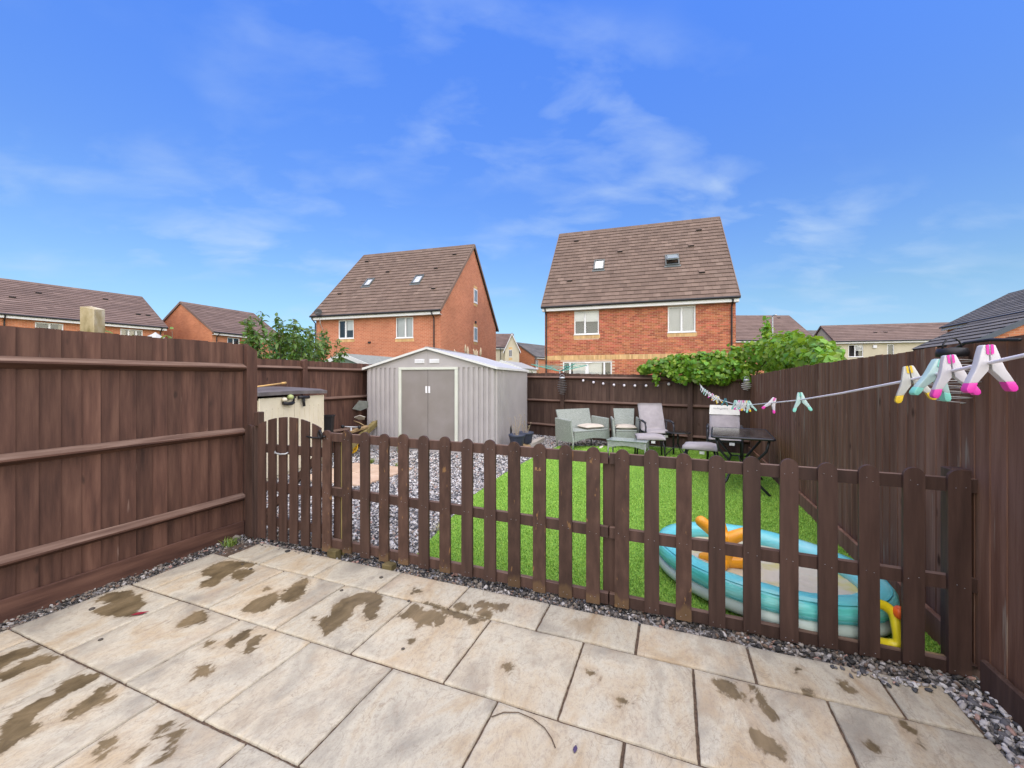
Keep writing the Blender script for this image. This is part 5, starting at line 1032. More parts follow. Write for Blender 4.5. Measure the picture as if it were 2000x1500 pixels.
def window(root, x0, x1, z0, z1, y, panes=(.5,), blind=None, depth=.09, M3=None, name='window', fw=.055, door=False):
    """frame with mullions; pane, blind and sill are its sub-parts. M3 turns the local frame (for side walls)"""
    T = (lambda m: m.xf(M3)) if M3 is not None else (lambda m: m)
    e = .004; mb = MB(); ya, yb = y+.02, y+depth-.005
    xs = [x0+e]+[x0+(x1-x0)*p for p in panes]+[x1-e]
    mb.box(x0+e,x1-e,ya,yb,z0+e,z0+fw); mb.box(x0+e,x1-e,ya,yb,z1-fw,z1-e); mb.box(x0+e,x0+fw,ya,yb,z0+fw,z1-fw); mb.box(x1-fw,x1-e,ya,yb,z0+fw,z1-fw)
    for p in xs[1:-1]: mb.box(p-fw*.75,p+fw*.75,ya+.001,yb-.001,z0+fw,z1-fw)
    f = part(name, T(mb), M['white'], root)
    for k in range(len(xs)-1):
        a = xs[k]+fw*(.9 if k else 1); c = xs[k+1]-fw*(.9 if k < len(xs)-2 else 1)
        mb = MB(); mb.quad((a,y+.055,z0+fw),(c,y+.055,z0+fw),(c,y+.055,z1-fw),(a,y+.055,z1-fw)); part('pane', T(mb), M['glass'], f)
    mb = MB(); mb.box(x0+e,x1-e,y+.40,y+.42,z0+.0,z1); mb.quad((x0+e,y+.10,z0),(x0+e,y+.40,z0),(x0+e,y+.40,z1),(x0+e,y+.10,z1)); mb.quad((x1-e,y+.10,z0),(x1-e,y+.40,z0),(x1-e,y+.40,z1),(x1-e,y+.10,z1)); mb.quad((x0+e,y+.10,z0),(x1-e,y+.10,z0),(x1-e,y+.40,z0),(x0+e,y+.40,z0)); mb.quad((x0+e,y+.10,z1),(x1-e,y+.10,z1),(x1-e,y+.40,z1),(x0+e,y+.40,z1)); part('room_behind', T(mb), ROOM, f)
    yb_ = y+.115
    if blind:
        mb = MB()
        if blind[0] == 'roller': 
            for a,c,q in blind[1]: mb.box(x0+(x1-x0)*a+.01,x0+(x1-x0)*c-.01,yb_,yb_+.006,z1-(z1-z0)*q,z1-.02)
            part('blind', T(mb), SLATB, f)
        elif blind[0] == 'slats':
            n = 30
            for k in range(n):
                z = z0+.05+(z1-z0-.1)*k/n; mb.hexa([(x0+.05,yb_,z),(x1-.05,yb_,z),(x1-.05,yb_+.03,z+.033),(x0+.05,yb_+.03,z+.033),(x0+.05,yb_,z+.003),(x1-.05,yb_,z+.003),(x1-.05,yb_+.03,z+.036),(x0+.05,yb_+.03,z+.036)])
            part('blind', T(mb), SLATB, f)
        elif blind[0] == 'vertical':
            n = 13
            for k in range(n):
                x = x0+.06+(x1-x0-.12)*k/n; mb.hexa([(x,yb_,z0+.06),(x+.055,yb_+.03,z0+.06),(x+.056,yb_+.034,z0+.06),(x,yb_+.004,z0+.06),(x,yb_,z1-.05),(x+.055,yb_+.03,z1-.05),(x+.056,yb_+.034,z1-.05),(x,yb_+.004,z1-.05)])
            part('blind', T(mb), SLATB, f)
        elif blind[0] == 'curtain':
            for a,c in blind[1]:
                n = 8; xa, xc = x0+(x1-x0)*a+.05, x0+(x1-x0)*c-.05
                for k in range(n): mb.quad((xa+(xc-xa)*k/n,yb_+.02*(k%2),z0+.03),(xa+(xc-xa)*(k+1)/n,yb_+.02*((k+1)%2),z0+.03),(xa+(xc-xa)*(k+1)/n,yb_+.02*((k+1)%2),z1-.03),(xa+(xc-xa)*k/n,yb_+.02*(k%2),z1-.03))
            part('curtain', T(mb), CURT, f)
    mb = MB(); mb.box(x0-.03,x1+.03,y-.035,y+.03,z0-.03,z0+.003)
    if not door: part('sill', T(mb), M['white'], f)
    return f
def house(label, X0, Y0, rot, W, D, ze, zr, wallm, tilem, ops=(), wins=(), ov=.30, vg=.10, tiles=False, fascia=M['white'], name='house', cat='house', group='brick houses beyond the fences', gauge=.31, verge=None, gable_wins=(), vents=(), z0=-.06, pipes=()):
    t = thing(name, label, cat, (X0,Y0,0), rot, group)
    x0, x1, y0, y1 = vg, W-vg, ov, 2*D-ov; zt = ze+(zr-ze)*ov/D-.06; zf = ze-.20
    mb = MB(); wall_front(mb, x0, x1, z0, zf+.05, y0, [w[:4] for w in wins])
    for x in (x0, x1):
        pts = [(x,y0,z0),(x,y1,z0),(x,y1,zt),(x,D,zr-.10),(x,y0,zt)]
        mb.add(pts, [tuple(range(5)) if x == x0 else (4,3,2,1,0)][:1] if x == x1 else [(0,4,3,2,1)])
    mb.quad((x1,y1,z0),(x0,y1,z0),(x0,y1,zt),(x1,y1,zt))
    mb.quad((x0,y0+.001,zf+.05),(x1,y0+.001,zf+.05),(x1,y0+.001,zt),(x0,y0+.001,zt))
    part('wall', mb, wallm, t)
    for w in wins: window(t, *w[:4], y0, *w[4:])
    # roof: two slabs of decking, tiles or courses laid on them
    f0, sl = slope_fn(ze, zr, D); f1, _ = slope_fn(ze, zr, D, True)
    mb = MB()
    for f in (f0, f1):
        p = [f(0,0,-.05),f(W,0,-.05),f(W,sl,-.05),f(0,sl,-.05),f(0,0,.0),f(W,0,.0),f(W,sl,.0),f(0,sl,.0)]
        if f is f1: p = [p[i] for i in (1,0,3,2,5,4,7,6)]
        mb.hexa(p)
    n = max(4, int(round(sl/gauge))); gg = sl/n
    roof = None
    def course(mb, f, flip, k, xa, xb, th=.036):       # a thin plate whose nose lifts off the course below
        s0, s1 = k*gg-.04, (k+1)*gg
        q = [f(xa,s0,th),f(xb,s0,th),f(xb,s1,.001),f(xa,s1,.001),f(xa,s0,th+.012),f(xb,s0,th+.012),f(xb,s1,.013),f(xa,s1,.013)]
        if flip: q = [q[i] for i in (1,0,3,2,5,4,7,6)]
        mb.hexa(q)
    roof = part('roof', mb, M['dark'], t)
    if tiles:
        m = int(round(W/.332)); tw_ = W/m; rest = MB(); cnt = 0
        proto = None
        for k in range(n):
            off = 0 if k % 2 == 0 else -.5
            for i in range(m+1):
                xa, xb = (i+off)*tw_, (i+1+off)*tw_
                xa, xb = max(xa,0)+.002, min(xb,W)-.002
                if xb-xa < .05: continue
                if cnt < 300:
                    mb = MB(); course(mb, f0, False, k, xa, xb, .036+R.uniform(-.002,.002)); part('roof_tile', mb, tilem, roof); cnt += 1
                else: course(rest, f0, False, k, xa, xb, .036+R.uniform(-.002,.002))
        o = part('upper_roof_tiles', rest, tilem, roof); o['kind'] = 'stuff'
    else:
        mb = MB(); r = random.Random(int(abs(X0*10)))
        for k in range(n):
            x = 0
            while x < W: 
                w = r.uniform(.9,2.2); course(mb, f0, False, k, x, min(x+w,W)); x += w
        o = part('roof_courses', mb, tilem, roof); o['kind'] = 'stuff'
    mb = MB()
    for k in range(n): course(mb, f1, True, k, 0, W)
    o = part('rear_roof_courses', mb, tilem, roof); o['kind'] = 'stuff'
    nr = max(4, int(W/.45))
    if tiles:
        for k in range(nr):
            a, c = W*k/nr+.003, W*(k+1)/nr-.003; mb = MB(); mb.prism([(D-.12,zr-.085),(D-.07,zr+.03),(D,zr+.065),(D+.07,zr+.03),(D+.12,zr-.085)],a,c,'x'); part('ridge_tile', mb, tilem, roof)
    else:
        mb = MB()
        for k in range(nr): a, c = W*k/nr+.003, W*(k+1)/nr-.003; mb.prism([(D-.12,zr-.085),(D-.07,zr+.03),(D,zr+.065),(D+.07,zr+.03),(D+.12,zr-.085)],a,c,'x')
        part('ridge', mb, tilem, roof)
    vm = verge or tilem
    for f, fl in ((f0,0),(f1,1)):
        for xa, xb in ((-.035,-.001),(W+.001,W+.035)):
            p = [f(xa,0,-.10),f(xb,0,-.10),f(xb,sl,-.10),f(xa,sl,-.10),f(xa,0,.05),f(xb,0,.05),f(xb,sl,.05),f(xa,sl,.05)]
            if fl: p = [p[i] for i in (1,0,3,2,5,4,7,6)]
            mb = MB(); mb.hexa(p); part('verge', mb, vm, roof)
    if fascia:
        mb = MB(); mb.box(.02,W-.02,.02,.045,ze-.205,ze-.012); mb.box(.02,W-.02,.046,y0-.002,ze-.203,ze-.185); part('fascia', mb, fascia, t)
        mb = MB(); mb.tube([(-.02,-.045,ze-.015),(W+.02,-.045,ze-.015)],.055,8); part('gutter', mb, M['pipe'], t)
    for x in pipes:
        mb = MB(); mb.tube([(x,-.04,ze-.03),(x,-.035,ze-.13),(x,y0-.06,ze-.36),(x,y0-.05,-.06)],.034,8); part('downpipe', mb, M['pipe'], t)
    for x, y in vents:                       # small hooded vent tiles; y is the plan depth on the front slope
        s = y*sl/D; mb = MB(); mb.hexa([f0(x-.13,s,.01),f0(x+.13,s,.01),f0(x+.12,s+.22,.01),f0(x-.12,s+.22,.01),f0(x-.13,s,.12),f0(x+.13,s,.12),f0(x+.12,s+.22,.055),f0(x-.12,s+.22,.055)]); v_ = part('roof_vent', mb, tilem, roof)
        mb = MB(); p = [f0(x-.10,s-.004,.03),f0(x+.10,s-.004,.03),f0(x+.10,s-.004,.10),f0(x-.10,s-.004,.10)]; mb.quad(*p)
        # shade of its mouth painted as a dark front face on the hood
        v_.data.materials.append(M['dark']); v_.data.polygons[2].material_index = 1
    return t, roof, f0, sl
def roof_window(t, f, sl, D, x0, x1, y0, y1, opened=False):
    s0, s1 = y0*sl/D, y1*sl/D; mb = MB(); fw = .06
    def bar(a,c,d,e,h0,h1): mb.hexa([f(a,d,h0),f(c,d,h0),f(c,e,h0),f(a,e,h0),f(a,d,h1),f(c,d,h1),f(c,e,h1),f(a,e,h1)])
    bar(x0,x1,s0,s0+fw,.01,.10); bar(x0,x1,s1-fw,s1,.01,.11); bar(x0,x0+fw,s0+fw,s1-fw,.01,.105); bar(x1-fw,x1,s0+fw,s1-fw,.01,.105); bar(x0-.05,x1+.05,s0-.14,s0-.001,.03,.055)
    w = part('roof_window', mb, flat('grey window frame',(.10,.115,.115),.4), t)
    if not opened:
        mb = MB(); mb.quad(f(x0+fw,s0+fw,.085),f(x1-fw,s0+fw,.085),f(x1-fw,s1-fw,.085),f(x0+fw,s1-fw,.085)); part('pane', mb, M['glass'], w)
        mb = MB(); mb.quad(f(x0+fw,s0+fw,.05),f(x1-fw,s0+fw,.05),f(x1-fw,s1-fw,.05),f(x0+fw,s1-fw,.05)); part('blind', mb, SLATB, w)
    else:
        mb = MB(); mb.quad(f(x0+fw,s0+fw,.03),f(x1-fw,s0+fw,.03),f(x1-fw,s1-fw,.03),f(x0+fw,s1-fw,.03)); part('opening', mb, M['dark'], w)
        mb = MB(); m_ = (s0+s1)/2; q = lambda x,s,h: f(x,s,h)
        mb.hexa([q(x0+.05,s0+.10,.30),q(x1-.05,s0+.10,.30),q(x1-.05,s1-.07,.02),q(x0+.05,s1-.07,.02),q(x0+.05,s0+.12,.35),q(x1-.05,s0+.12,.35),q(x1-.05,s1-.05,.07),q(x0+.05,s1-.05,.07)]); part('sash', mb, flat('grey sash',(.20,.23,.235),.35), w)
        mb = MB(); mb.hexa([q(x0+.10,s0+.16,.352),q(x1-.10,s0+.16,.352),q(x1-.10,s1-.16,.16),q(x0+.10,s1-.16,.16),q(x0+.10,s0+.16,.356),q(x1-.10,s0+.16,.356),q(x1-.10,s1-.16,.164),q(x0+.10,s1-.16,.164)]); part('pane', mb, flat('sky lit glass',(.30,.36,.38),.08,spec=.9), w)

# the near house on the right, bricks laid one by one on its rear wall
RW, RD = 8.682, 4.754
wr = [(1.56,2.74,3.63,4.76,(.44,),('roller',[(0,.44,.42),(.44,1,.45)])),(5.82,6.98,3.59,4.76,(.5,),('slats',)),(1.00,3.34,-.04,2.32,(.15,.485,.515,.85),('roller',[(.2,.48,1.0),(.52,.8,1.0)]))]
rh, rroof, rf0, rsl = house('nearest red brick house with a tall steep brown tiled roof and an open roof window', 1.451, 20.017, -math.radians(17.53), RW, RD, 5.0, 10.171, M['mortar'], M['tile'], wins=wr, tiles=True,
    vents=[(1.11,4.03),(3.59,2.95),(1.17,1.34),(7.57,3.91),(7.08,2.9),(7.37,1.27)], pipes=(.18,8.42))
roof_window(rh, rf0, rsl, RD, 2.30,2.84,1.93,2.52); roof_window(rh, rf0, rsl, RD, 5.80,6.45,1.84,2.46,True)
def lay_bricks(root, x0, x1, z0, z1, y, holes, pick):
    bw, bh, j = .2150, .0650, .010; todo = []; k = 0; z = z0
    while z+bh <= z1+.001:
        x = x0-(.1125 if k % 2 else 0)
        while x < x1:
            a, c = max(x,x0), min(x+bw,x1)
            for h in holes:
                if z < h[3] and z+bh > h[2]:
                    if a < h[1] and c > h[1] and a >= h[0]: a = h[1]+.002
                    elif a < h[0] and c > h[0]: c = h[0]-.002
                    elif a >= h[0] and c <= h[1]: a = c
            if c-a > .03: todo.append((a,c,z))
            x += bw+j
        z += bh+j; k += 1
    todo.sort(key=pick); wallo = [c for c in root.children if c.name.startswith('wall')][0]; rest = MB(); r = random.Random(5)
    def one(mb, a, c, z):
        o = r.uniform(-.0015,.0015); mb.add([(a,y-.007+o,z),(c,y-.007+o,z),(c,y-.007+o,z+bh),(a,y-.007+o,z+bh),(a,y+.002,z),(c,y+.002,z),(c,y+.002,z+bh),(a,y+.002,z+bh)],[(0,1,2,3),(1,5,6,2),(4,0,3,7),(3,2,6,7),(4,5,1,0)])
    for i, (a,c,z) in enumerate(todo):
        if i < 300: mb = MB(); one(mb,a,c,z); part('brick', mb, M['brick'], wallo)
        else: one(rest,a,c,z)
    o = part('brickwork', rest, M['brick'], wallo); o['kind'] = 'stuff'
holes = [(w[0]-.002,w[1]+.002,w[2]-(.20 if w[2] > 1 else 0),w[3]) for w in wr]
lay_bricks(rh, .10, RW-.10, 2.635, 4.80, .30, holes, lambda b: (b[2] < 3.1)*9+abs(b[0]-7.6)+.0*b[2])
lay_bricks_lower = [(.10,RW-.10,1.10,2.36)]
hb = [c for c in rh.children if c.name.startswith('wall')][0]
low = MB(); r_ = random.Random(9); z = 1.06; k = 0
while z < 2.36:
    x = .10-(.1125 if k % 2 else 0)
    while x < RW-.10:
        a, c = max(x,.10), min(x+.215,RW-.10)
        if not (a < 3.345 and c > .995) and c-a > .03: o_ = r_.uniform(-.0015,.0015); low.add([(a,.293+o_,z),(c,.293+o_,z),(c,.293+o_,z+.065),(a,.293+o_,z+.065),(a,.302,z),(c,.302,z),(c,.302,z+.065),(a,.302,z+.065)],[(0,1,2,3),(1,5,6,2),(4,0,3,7),(3,2,6,7),(4,5,1,0)])
        x += .225
    z += .075; k += 1
o = part('lower_brickwork', low, M['brick'], hb); o['kind'] = 'stuff'
def soldier(root, x0, x1, z0, z1, y, name):
    mb = MB(); x = x0
    while x < x1-.02: c = min(x+.065,x1); mb.box(x,c,y-.009,y+.002,z0,z1); x += .075
    p = part(name, mb, M['buff'], root); p['kind'] = 'stuff'; return p
soldier(hb, .10, RW-.10, 2.405, 2.625, .30, 'buff_brick_band')
for w in wr[:2]: soldier(hb, w[0]-.03, w[1]+.05, w[2]-.195, w[2]-.032, .30, 'buff_brick_sill')
mb = MB(); mb.tube([(1.0+1.02,.28,2.26),(1.0+1.42,.28,2.26)],.022,6); part('trickle_vent', mb, M['white'], rh)

LW, LD = 7.976, 4.813
wl_ = [(1.61,2.61,3.73,4.76,(.46,),('roller',[(.46,1,.55)])),(5.25,6.29,3.66,4.76,(.55,),('vertical',))]
lh, lroof, lf0, lsl = house('red brick house left of the nearest one, its brick gable end in view', -11.332, 22.945, -math.radians(16.155), LW, LD, 5.0, 9.819, M['brickwall'], M['tile'], wins=wl_, tiles=True,
    vents=[(.74,4.1),(3.03,2.98),(.77,1.46),(7.0,4.01),(6.29,2.95),(6.93,1.37)], pipes=(.10,7.52))
roof_window(lh, lf0, lsl, LD, 1.95,2.46,1.96,2.52); roof_window(lh, lf0, lsl, LD, 5.25,5.80,1.88,2.47)
lwall = [c for c in lh.children if c.name.startswith('wall')][0]
for w in wl_: soldier(lwall, w[0]-.03, w[1]+.05, w[2]-.195, w[2]-.032, .30, 'buff_brick_sill')
# gable windows face local +x; a quarter turn carries the front-wall frame there
G3 = Matrix.Translation((LW-.10,0,0)) @ Matrix.Rotation(PI/2,4,'Z')
for za, zb__ in ((6.31,7.16),(3.88,4.76)):
    mb = MB(); mb.box(4.93,5.53,-.025,.004,za,zb__); wf = part('window', mb.xf(G3), M['white'], lh)
    mb = MB(); mb.box(5.0,5.46,-.030,-.026,za+.07,zb__-.07); part('pane', mb.xf(G3), mat('side window glass',[(.3,(.10,.12,.13)),(.7,(.22,.25,.26))],scale=2,rough=.08,spec=.8), wf)
    mb = MB(); mb.box(4.90,5.56,-.04,.002,za-.05,za-.003); part('sill', mb.xf(G3), M['white'], wf)
    mb = MB(); mb.box(4.93,5.53,-.012,.002,za-.22,za-.052); mb.box(4.93,5.53,-.012,.002,zb__+.003,zb__+.20); part('buff_brick_trim', mb.xf(G3), M['buff'], wf)
mb = MB(); mb.box(5.12,5.30,-.06,.002,5.0,5.14); part('flue_vent', mb.xf(G3), M['black'], lh)
mb = MB(); mb.box(3.55,3.70,.25,.302,3.42,3.52); part('flue_vent', mb, M['black'], lh)
mb = MB(); mb.lathe([(.01,.0),(.11,.016),(.20,.06),(.20,.07),(.11,.026),(.01,.012)],18); mb.xf(Matrix.Translation((.62,-.12,5.18)) @ Euler((math.radians(75),0,math.radians(35))).to_matrix().to_4x4())
sdish = part('satellite_dish', mb, flat('dark grey dish',(.035,.037,.04),.7), lh, True)
mb = MB(); mb.tube([(.60,-.02,5.15),(.60,.05,4.6),(.60,.29,4.2)],.018,6); mb.tube([(.62,-.13,5.16),(.66,-.38,5.10)],.012,5); part('bracket', mb, M['galv'], sdish)

# terrace far left
d57 = math.atan2(.842,.539)
def T_ray(u, v, X0, Y0, rot, y=.3):       # place a photographed bearing on a facade
    d = Vector(((u-1000)/796,1)); a = Vector((math.cos(rot),math.sin(rot))); n_ = Vector((-math.sin(rot),math.cos(rot))); o_ = Vector((X0,Y0)); t_ = (n_.dot(o_)+y)/n_.dot(d); return (d*t_-o_).dot(a), 1.46-(v-741)/796*t_
TX, TY = -23.6-16*.539, 27.9-16*.842
def tw_(ua, ub, va, vb, X0, Y0, rot): a = T_ray(ua,va,X0,Y0,rot); c = T_ray(ub,vb,X0,Y0,rot); return a[0], c[0], min(c[1],a[1]-.3), a[1]
w1 = tw_(68,124,626,650,TX,TY,d57); w2 = tw_(235,279,638,662,TX,TY,d57)
house('long low orange brick terrace at the far left with a brown roof', TX, TY, d57, 16, 5.0, 5.0, 7.62, M['brickwall_far'], M['tile_far'], wins=[(w1[0],w1[1],3.55,4.72,(.5,),('curtain',[(.78,1.)])),(w2[0],w2[1],3.55,4.72,(.36,.7),('curtain',[(0,.3),(.36,.66)]))],
    vents=[(T_ray(75,567,TX,TY,d57,3.3)[0],3.3),(T_ray(24,585,TX,TY,d57,2.2)[0],2.2),(T_ray(206,585,TX,TY,d57,3.6)[0],3.6),(T_ray(270,613,TX,TY,d57,1.6)[0],1.6),(T_ray(289,615,TX,TY,d57,1.6)[0],1.6)], pipes=(15.7,T_ray(8,640,TX,TY,d57)[0]))
d69 = math.atan2(.936,.352); w3 = tw_(444,468,657,675,-22.15,30.3,d69)
house('orange brick house with a plain gable behind the long terrace, left of the leafy shrub', -22.15, 30.3, d69, 6.0, 3.87, 5.0, 7.47, M['brickwall_far'], M['tile_far'], wins=[(w3[0],w3[1],3.5,4.72,(.5,),None)], pipes=(.35,), vg=.06)
# far houses between and beyond the two tall ones
ch, croof, _, _ = house('distant cream rendered house with a narrow front gable, between the two tall brick houses', -5.0, 49.6, 0, 5.2, 3.0, 5.35, 7.3, M['render'], M['tile_far'], pipes=(3.6,), group='distant houses')
mb = MB(); gx = -.0+5.0; mb.prism([(gx-.86,-.06),(gx+.86,-.06),(gx+.86,4.95),(gx,6.85),(gx-.86,4.95)],-1.0,.35); part('gable_wing', mb, M['render'], ch)
mb = MB()
for s_ in (-1,1): mb.hexa([(gx,-1.15,6.95),(gx+s_*1.02,-1.15,4.72),(gx+s_*1.02,3.0,4.72),(gx,3.0,6.95),(gx,-1.15,7.05),(gx+s_*1.02,-1.15,4.82),(gx+s_*1.02,3.0,4.82),(gx,3.0,7.05)])
part('wing_roof', mb, M['tile_far'], ch)
mb = MB()
for s_ in (-1,1): mb.hexa([(gx,-1.2,6.80),(gx+s_*1.05,-1.2,4.55),(gx+s_*1.05,-1.153,4.55),(gx,-1.153,6.80),(gx,-1.2,6.96),(gx+s_*1.05,-1.2,4.72),(gx+s_*1.05,-1.153,4.72),(gx,-1.153,6.96)])
part('bargeboard', mb, M['white'], ch)
mb = MB(); mb.box(gx-.36,gx+.0,-1.03,-1.002,4.15,5.0); wf = part('window', mb, M['white'], ch); mb = MB(); mb.box(gx-.32,gx-.20,-1.034,-1.031,4.2,4.95); mb.box(gx-.16,gx-.04,-1.034,-1.031,4.2,4.95); part('pane', mb, M['dark'], wf)
mb = MB(); mb.box(gx-.38,gx+.02,-1.01,-1.001,5.02,5.3); mb.box(gx-.38,gx+.02,-1.01,-1.001,3.8,4.0); part('brick_trim', mb, M['buff'], wf)
house('distant red brick house with a dark grey roof, close beside the nearest house', 3.07, 52.0, math.radians(52), 9, 3.3, 4.35, 6.35, M['brickwall_far'], M['slate'], wins=[(.35,.95,2.9,4.0,(.5,),None)], group='distant houses', pipes=(.1,))
house('distant brown roofed house behind the vine, right of the nearest house', 19.0, 41.0, 0, 11.7, 4.2, 5.4, 8.5, M['brickwall_far'], M['tile_far'], group='distant houses', vents=[(9.2,3.7),(10.3,3.7)])
house('small far grey roof between two distant houses on the right', 42.5, 60.0, 0, 6, 3.5, 6.6, 9.05, M['render'], M['slate'], group='distant houses')
c13 = -math.radians(13); cw = [tw_(1657,1686,672,694,30.1,38,c13), tw_(1733,1746,671,691,30.1,38,c13)]
crh, _, _, _ = house('distant cream rendered house with a long brown roof and white windows on the right', 30.1, 38.0, c13, 11, 2.6, 5.0, 6.75, M['render'], M['tile_far'], wins=[(cw[0][0],cw[0][1],3.55,4.68,(.45,),('roller',[(.45,1,.5)])),(cw[1][0],cw[1][1],3.65,4.68,(),None)], group='distant houses', vents=[(T_ray(1710,653,30.1,38,c13,1.2)[0],1.2),(T_ray(1730,653,30.1,38,c13,1.2)[0],1.2)])
a = T_ray(1708,677,30.1,38,c13); mb = MB(); mb.bbox(a[0]-.15,a[0]+.15,.20,.298,a[1]-.15,a[1]+.15,.02); part('alarm_box', mb, M['white'], crh)
mb = MB(); mb.box(9.9,10.4,1.6,2.1,5.6,7.2); 
X, Y = gw(17.0,36.8); house('dark tiled house at the far right edge with white eaves', X, Y, -PI/2-TH, 17, 3.4, 5.0, 7.05, M['brickwall_far'], M['slate'], group='distant houses')
X, Y = gw(8.7,20.6); house('low garage with dark slate roof and orange brick gable, behind the plain boarded fence', X, Y, -PI/2-TH, 3.5, 1.62, 2.62, 3.52, M['brickwall_far'], M['slate'], group='distant houses', fascia=None, name='garage', cat='garage', verge=flat('blue grey verge slates',(.075,.09,.11),.7), vg=.04, ov=.12, gauge=.3)
def neighbour_shed(label, gx_, gy_, hw, ln, zr, ze, wallm, roofm):
    t = gthing('garden_shed', label, 'shed', gx_, gy_, 0, group='wooden sheds beyond the fences')
    mb = MB(); mb.prism([(-hw+.08,-.06),(hw-.08,-.06),(hw-.08,ze-.03),(0,zr-.07),(-hw+.08,ze-.03)],.08,ln-.05); part('wall', mb, wallm, t)
    mb = MB()
    for s_ in (-1,1): mb.hexa([(0,0,zr-.03),(s_*hw,0,ze-.03),(s_*hw,ln,ze-.03),(0,ln,zr-.03),(0,0,zr),(s_*hw,0,ze),(s_*hw,ln,ze),(0,ln,zr)])
    part('roof', mb, roofm, t); mb = MB()
    for s_ in (-1,1): mb.hexa([(0,-.03,zr-.10),(s_*hw,-.03,ze-.10),(s_*hw,-.002,ze-.10),(0,-.002,zr-.10),(0,-.03,zr+.01),(s_*hw,-.03,ze+.01),(s_*hw,-.002,ze+.01),(0,-.002,zr+.01)])
    mb.box(-.05,.05,-.045,-.031,zr-.14,zr+.02); part('bargeboard', mb, M['bargewhite'], t)
neighbour_shed('sage green wooden shed with grey felt roof and white bargeboards behind the left fence', -8.70, 8.92, .99, 2.3, 2.20, 1.86, M['sage'], M['felt'])
X = -.4*CT-15.9*ST; Y = -.4*ST+15.9*CT
neighbour_shed('grey felt roofed shed with white edges behind the metal shed', X, Y, .80, 2.2, 2.20, 1.90, M['bargewhite'], M['feltgrey'])

# ------------------------------------------------------------------ things seen over the fences
mb = MB(); mb.tube([(0,0,-.06),(0,0,4),(0,0,7.42)],[.085,.07,.05],8); lp = solo('street_lamp', mb, M['galv'], 'thin grey street lamp column behind the vine', 'street lamp', (24.3,38,0))
mb = MB(); mb.bbox(-.09,.09,-.5,.05,7.36,7.44,.02); part('lamp_head', mb, M['galv'], lp)
pt = thing('weathered_post', 'thick mossy weathered timber post sticking up behind the near left fence', 'post', (-3.33,3.24,0), math.radians(6))
mb = MB(); mb.hexa([(-.07,-.07,-.06),(.07,-.07,-.06),(.07,.07,-.06),(-.07,.07,-.06),(-.08,-.06,2.03),(.058,-.055,2.01),(.058,.075,2.025),(-.08,.075,2.05)]); mb.v = [(q[0]*.72,q[1]*.72,q[2]) for q in mb.v]; part('post', mb, M['mossy'], pt)
ps = thing('garden_parasol', 'pale grey pointed parasol top just showing above the near left fence', 'parasol', (-8.75,10.0,0))
mb = MB(); mb.lathe([(.26,2.44),(.17,2.50),(.06,2.57),(.004,2.62)],8); part('canopy', mb, flat('pale grey canopy',(.40,.41,.40),.8), ps); mb = MB(); mb.tube([(0,0,-.06),(0,0,2.5)],.022,6); part('pole', mb, M['galv'], ps)
ra = thing('rotary_airer', 'folded out rotary clothes airer with sea green cords behind the back fence', 'clothes airer', (1.55,13.2,0))
mb = MB(); mb.tube([(0,0,-.06),(0,0,1.78)],.022,8); part('pole', mb, M['galv'], ra)
tips = []
for k in range(4):
    a = PI/2*k+.35; p = (1.0*math.cos(a),1.0*math.sin(a),1.93); tips.append(p); mb = MB(); mb.tube([(0,0,1.72),p],.014,6); part('arm', mb, M['greenplastic'], ra, True)
mb = MB()
for q in (.55,.75,.98):
    for k in range(4): a_ = Vector((0,0,1.72)).lerp(Vector(tips[k]),q); c_ = Vector((0,0,1.72)).lerp(Vector(tips[(k+1)%4]),q); mb.tube([a_,(a_+c_)/2-Vector((0,0,.03)),c_],.005,4)
part('cord', mb, M['greenplastic'], ra)

# ------------------------------------------------------------------ foliage
def leaf_proto(l, w, droop=.12, fold=.12):
    V = np.array([(0,0,0),(-.5*w,.28*l,fold*w),(-.42*w,.62*l,fold*w-.3*droop*l),(0,l,-droop*l),(.42*w,.62*l,fold*w-.3*droop*l),(.5*w,.28*l,fold*w),(0,.5*l,-.1*droop*l)])
    F = np.array([(0,5,6),(0,6,1),(1,6,2),(2,6,3),(6,4,3),(5,4,6)]); return V, F
def frames(P, nrm, g, n):
    """random leaf frames with normals scattered about nrm; leaf axis hangs down/outward"""
    nn = nrm+g.normal(0,.45,(n,3)); nn /= np.linalg.norm(nn,axis=1)[:,None]
    ax = g.normal(0,.6,(n,3))+np.array([0,0,-.5]); ax -= nn*(ax*nn).sum(1)[:,None]; ax /= np.linalg.norm(ax,axis=1)[:,None]
    sx_ = np.cross(ax, nn); return np.stack([sx_,ax,nn],2)
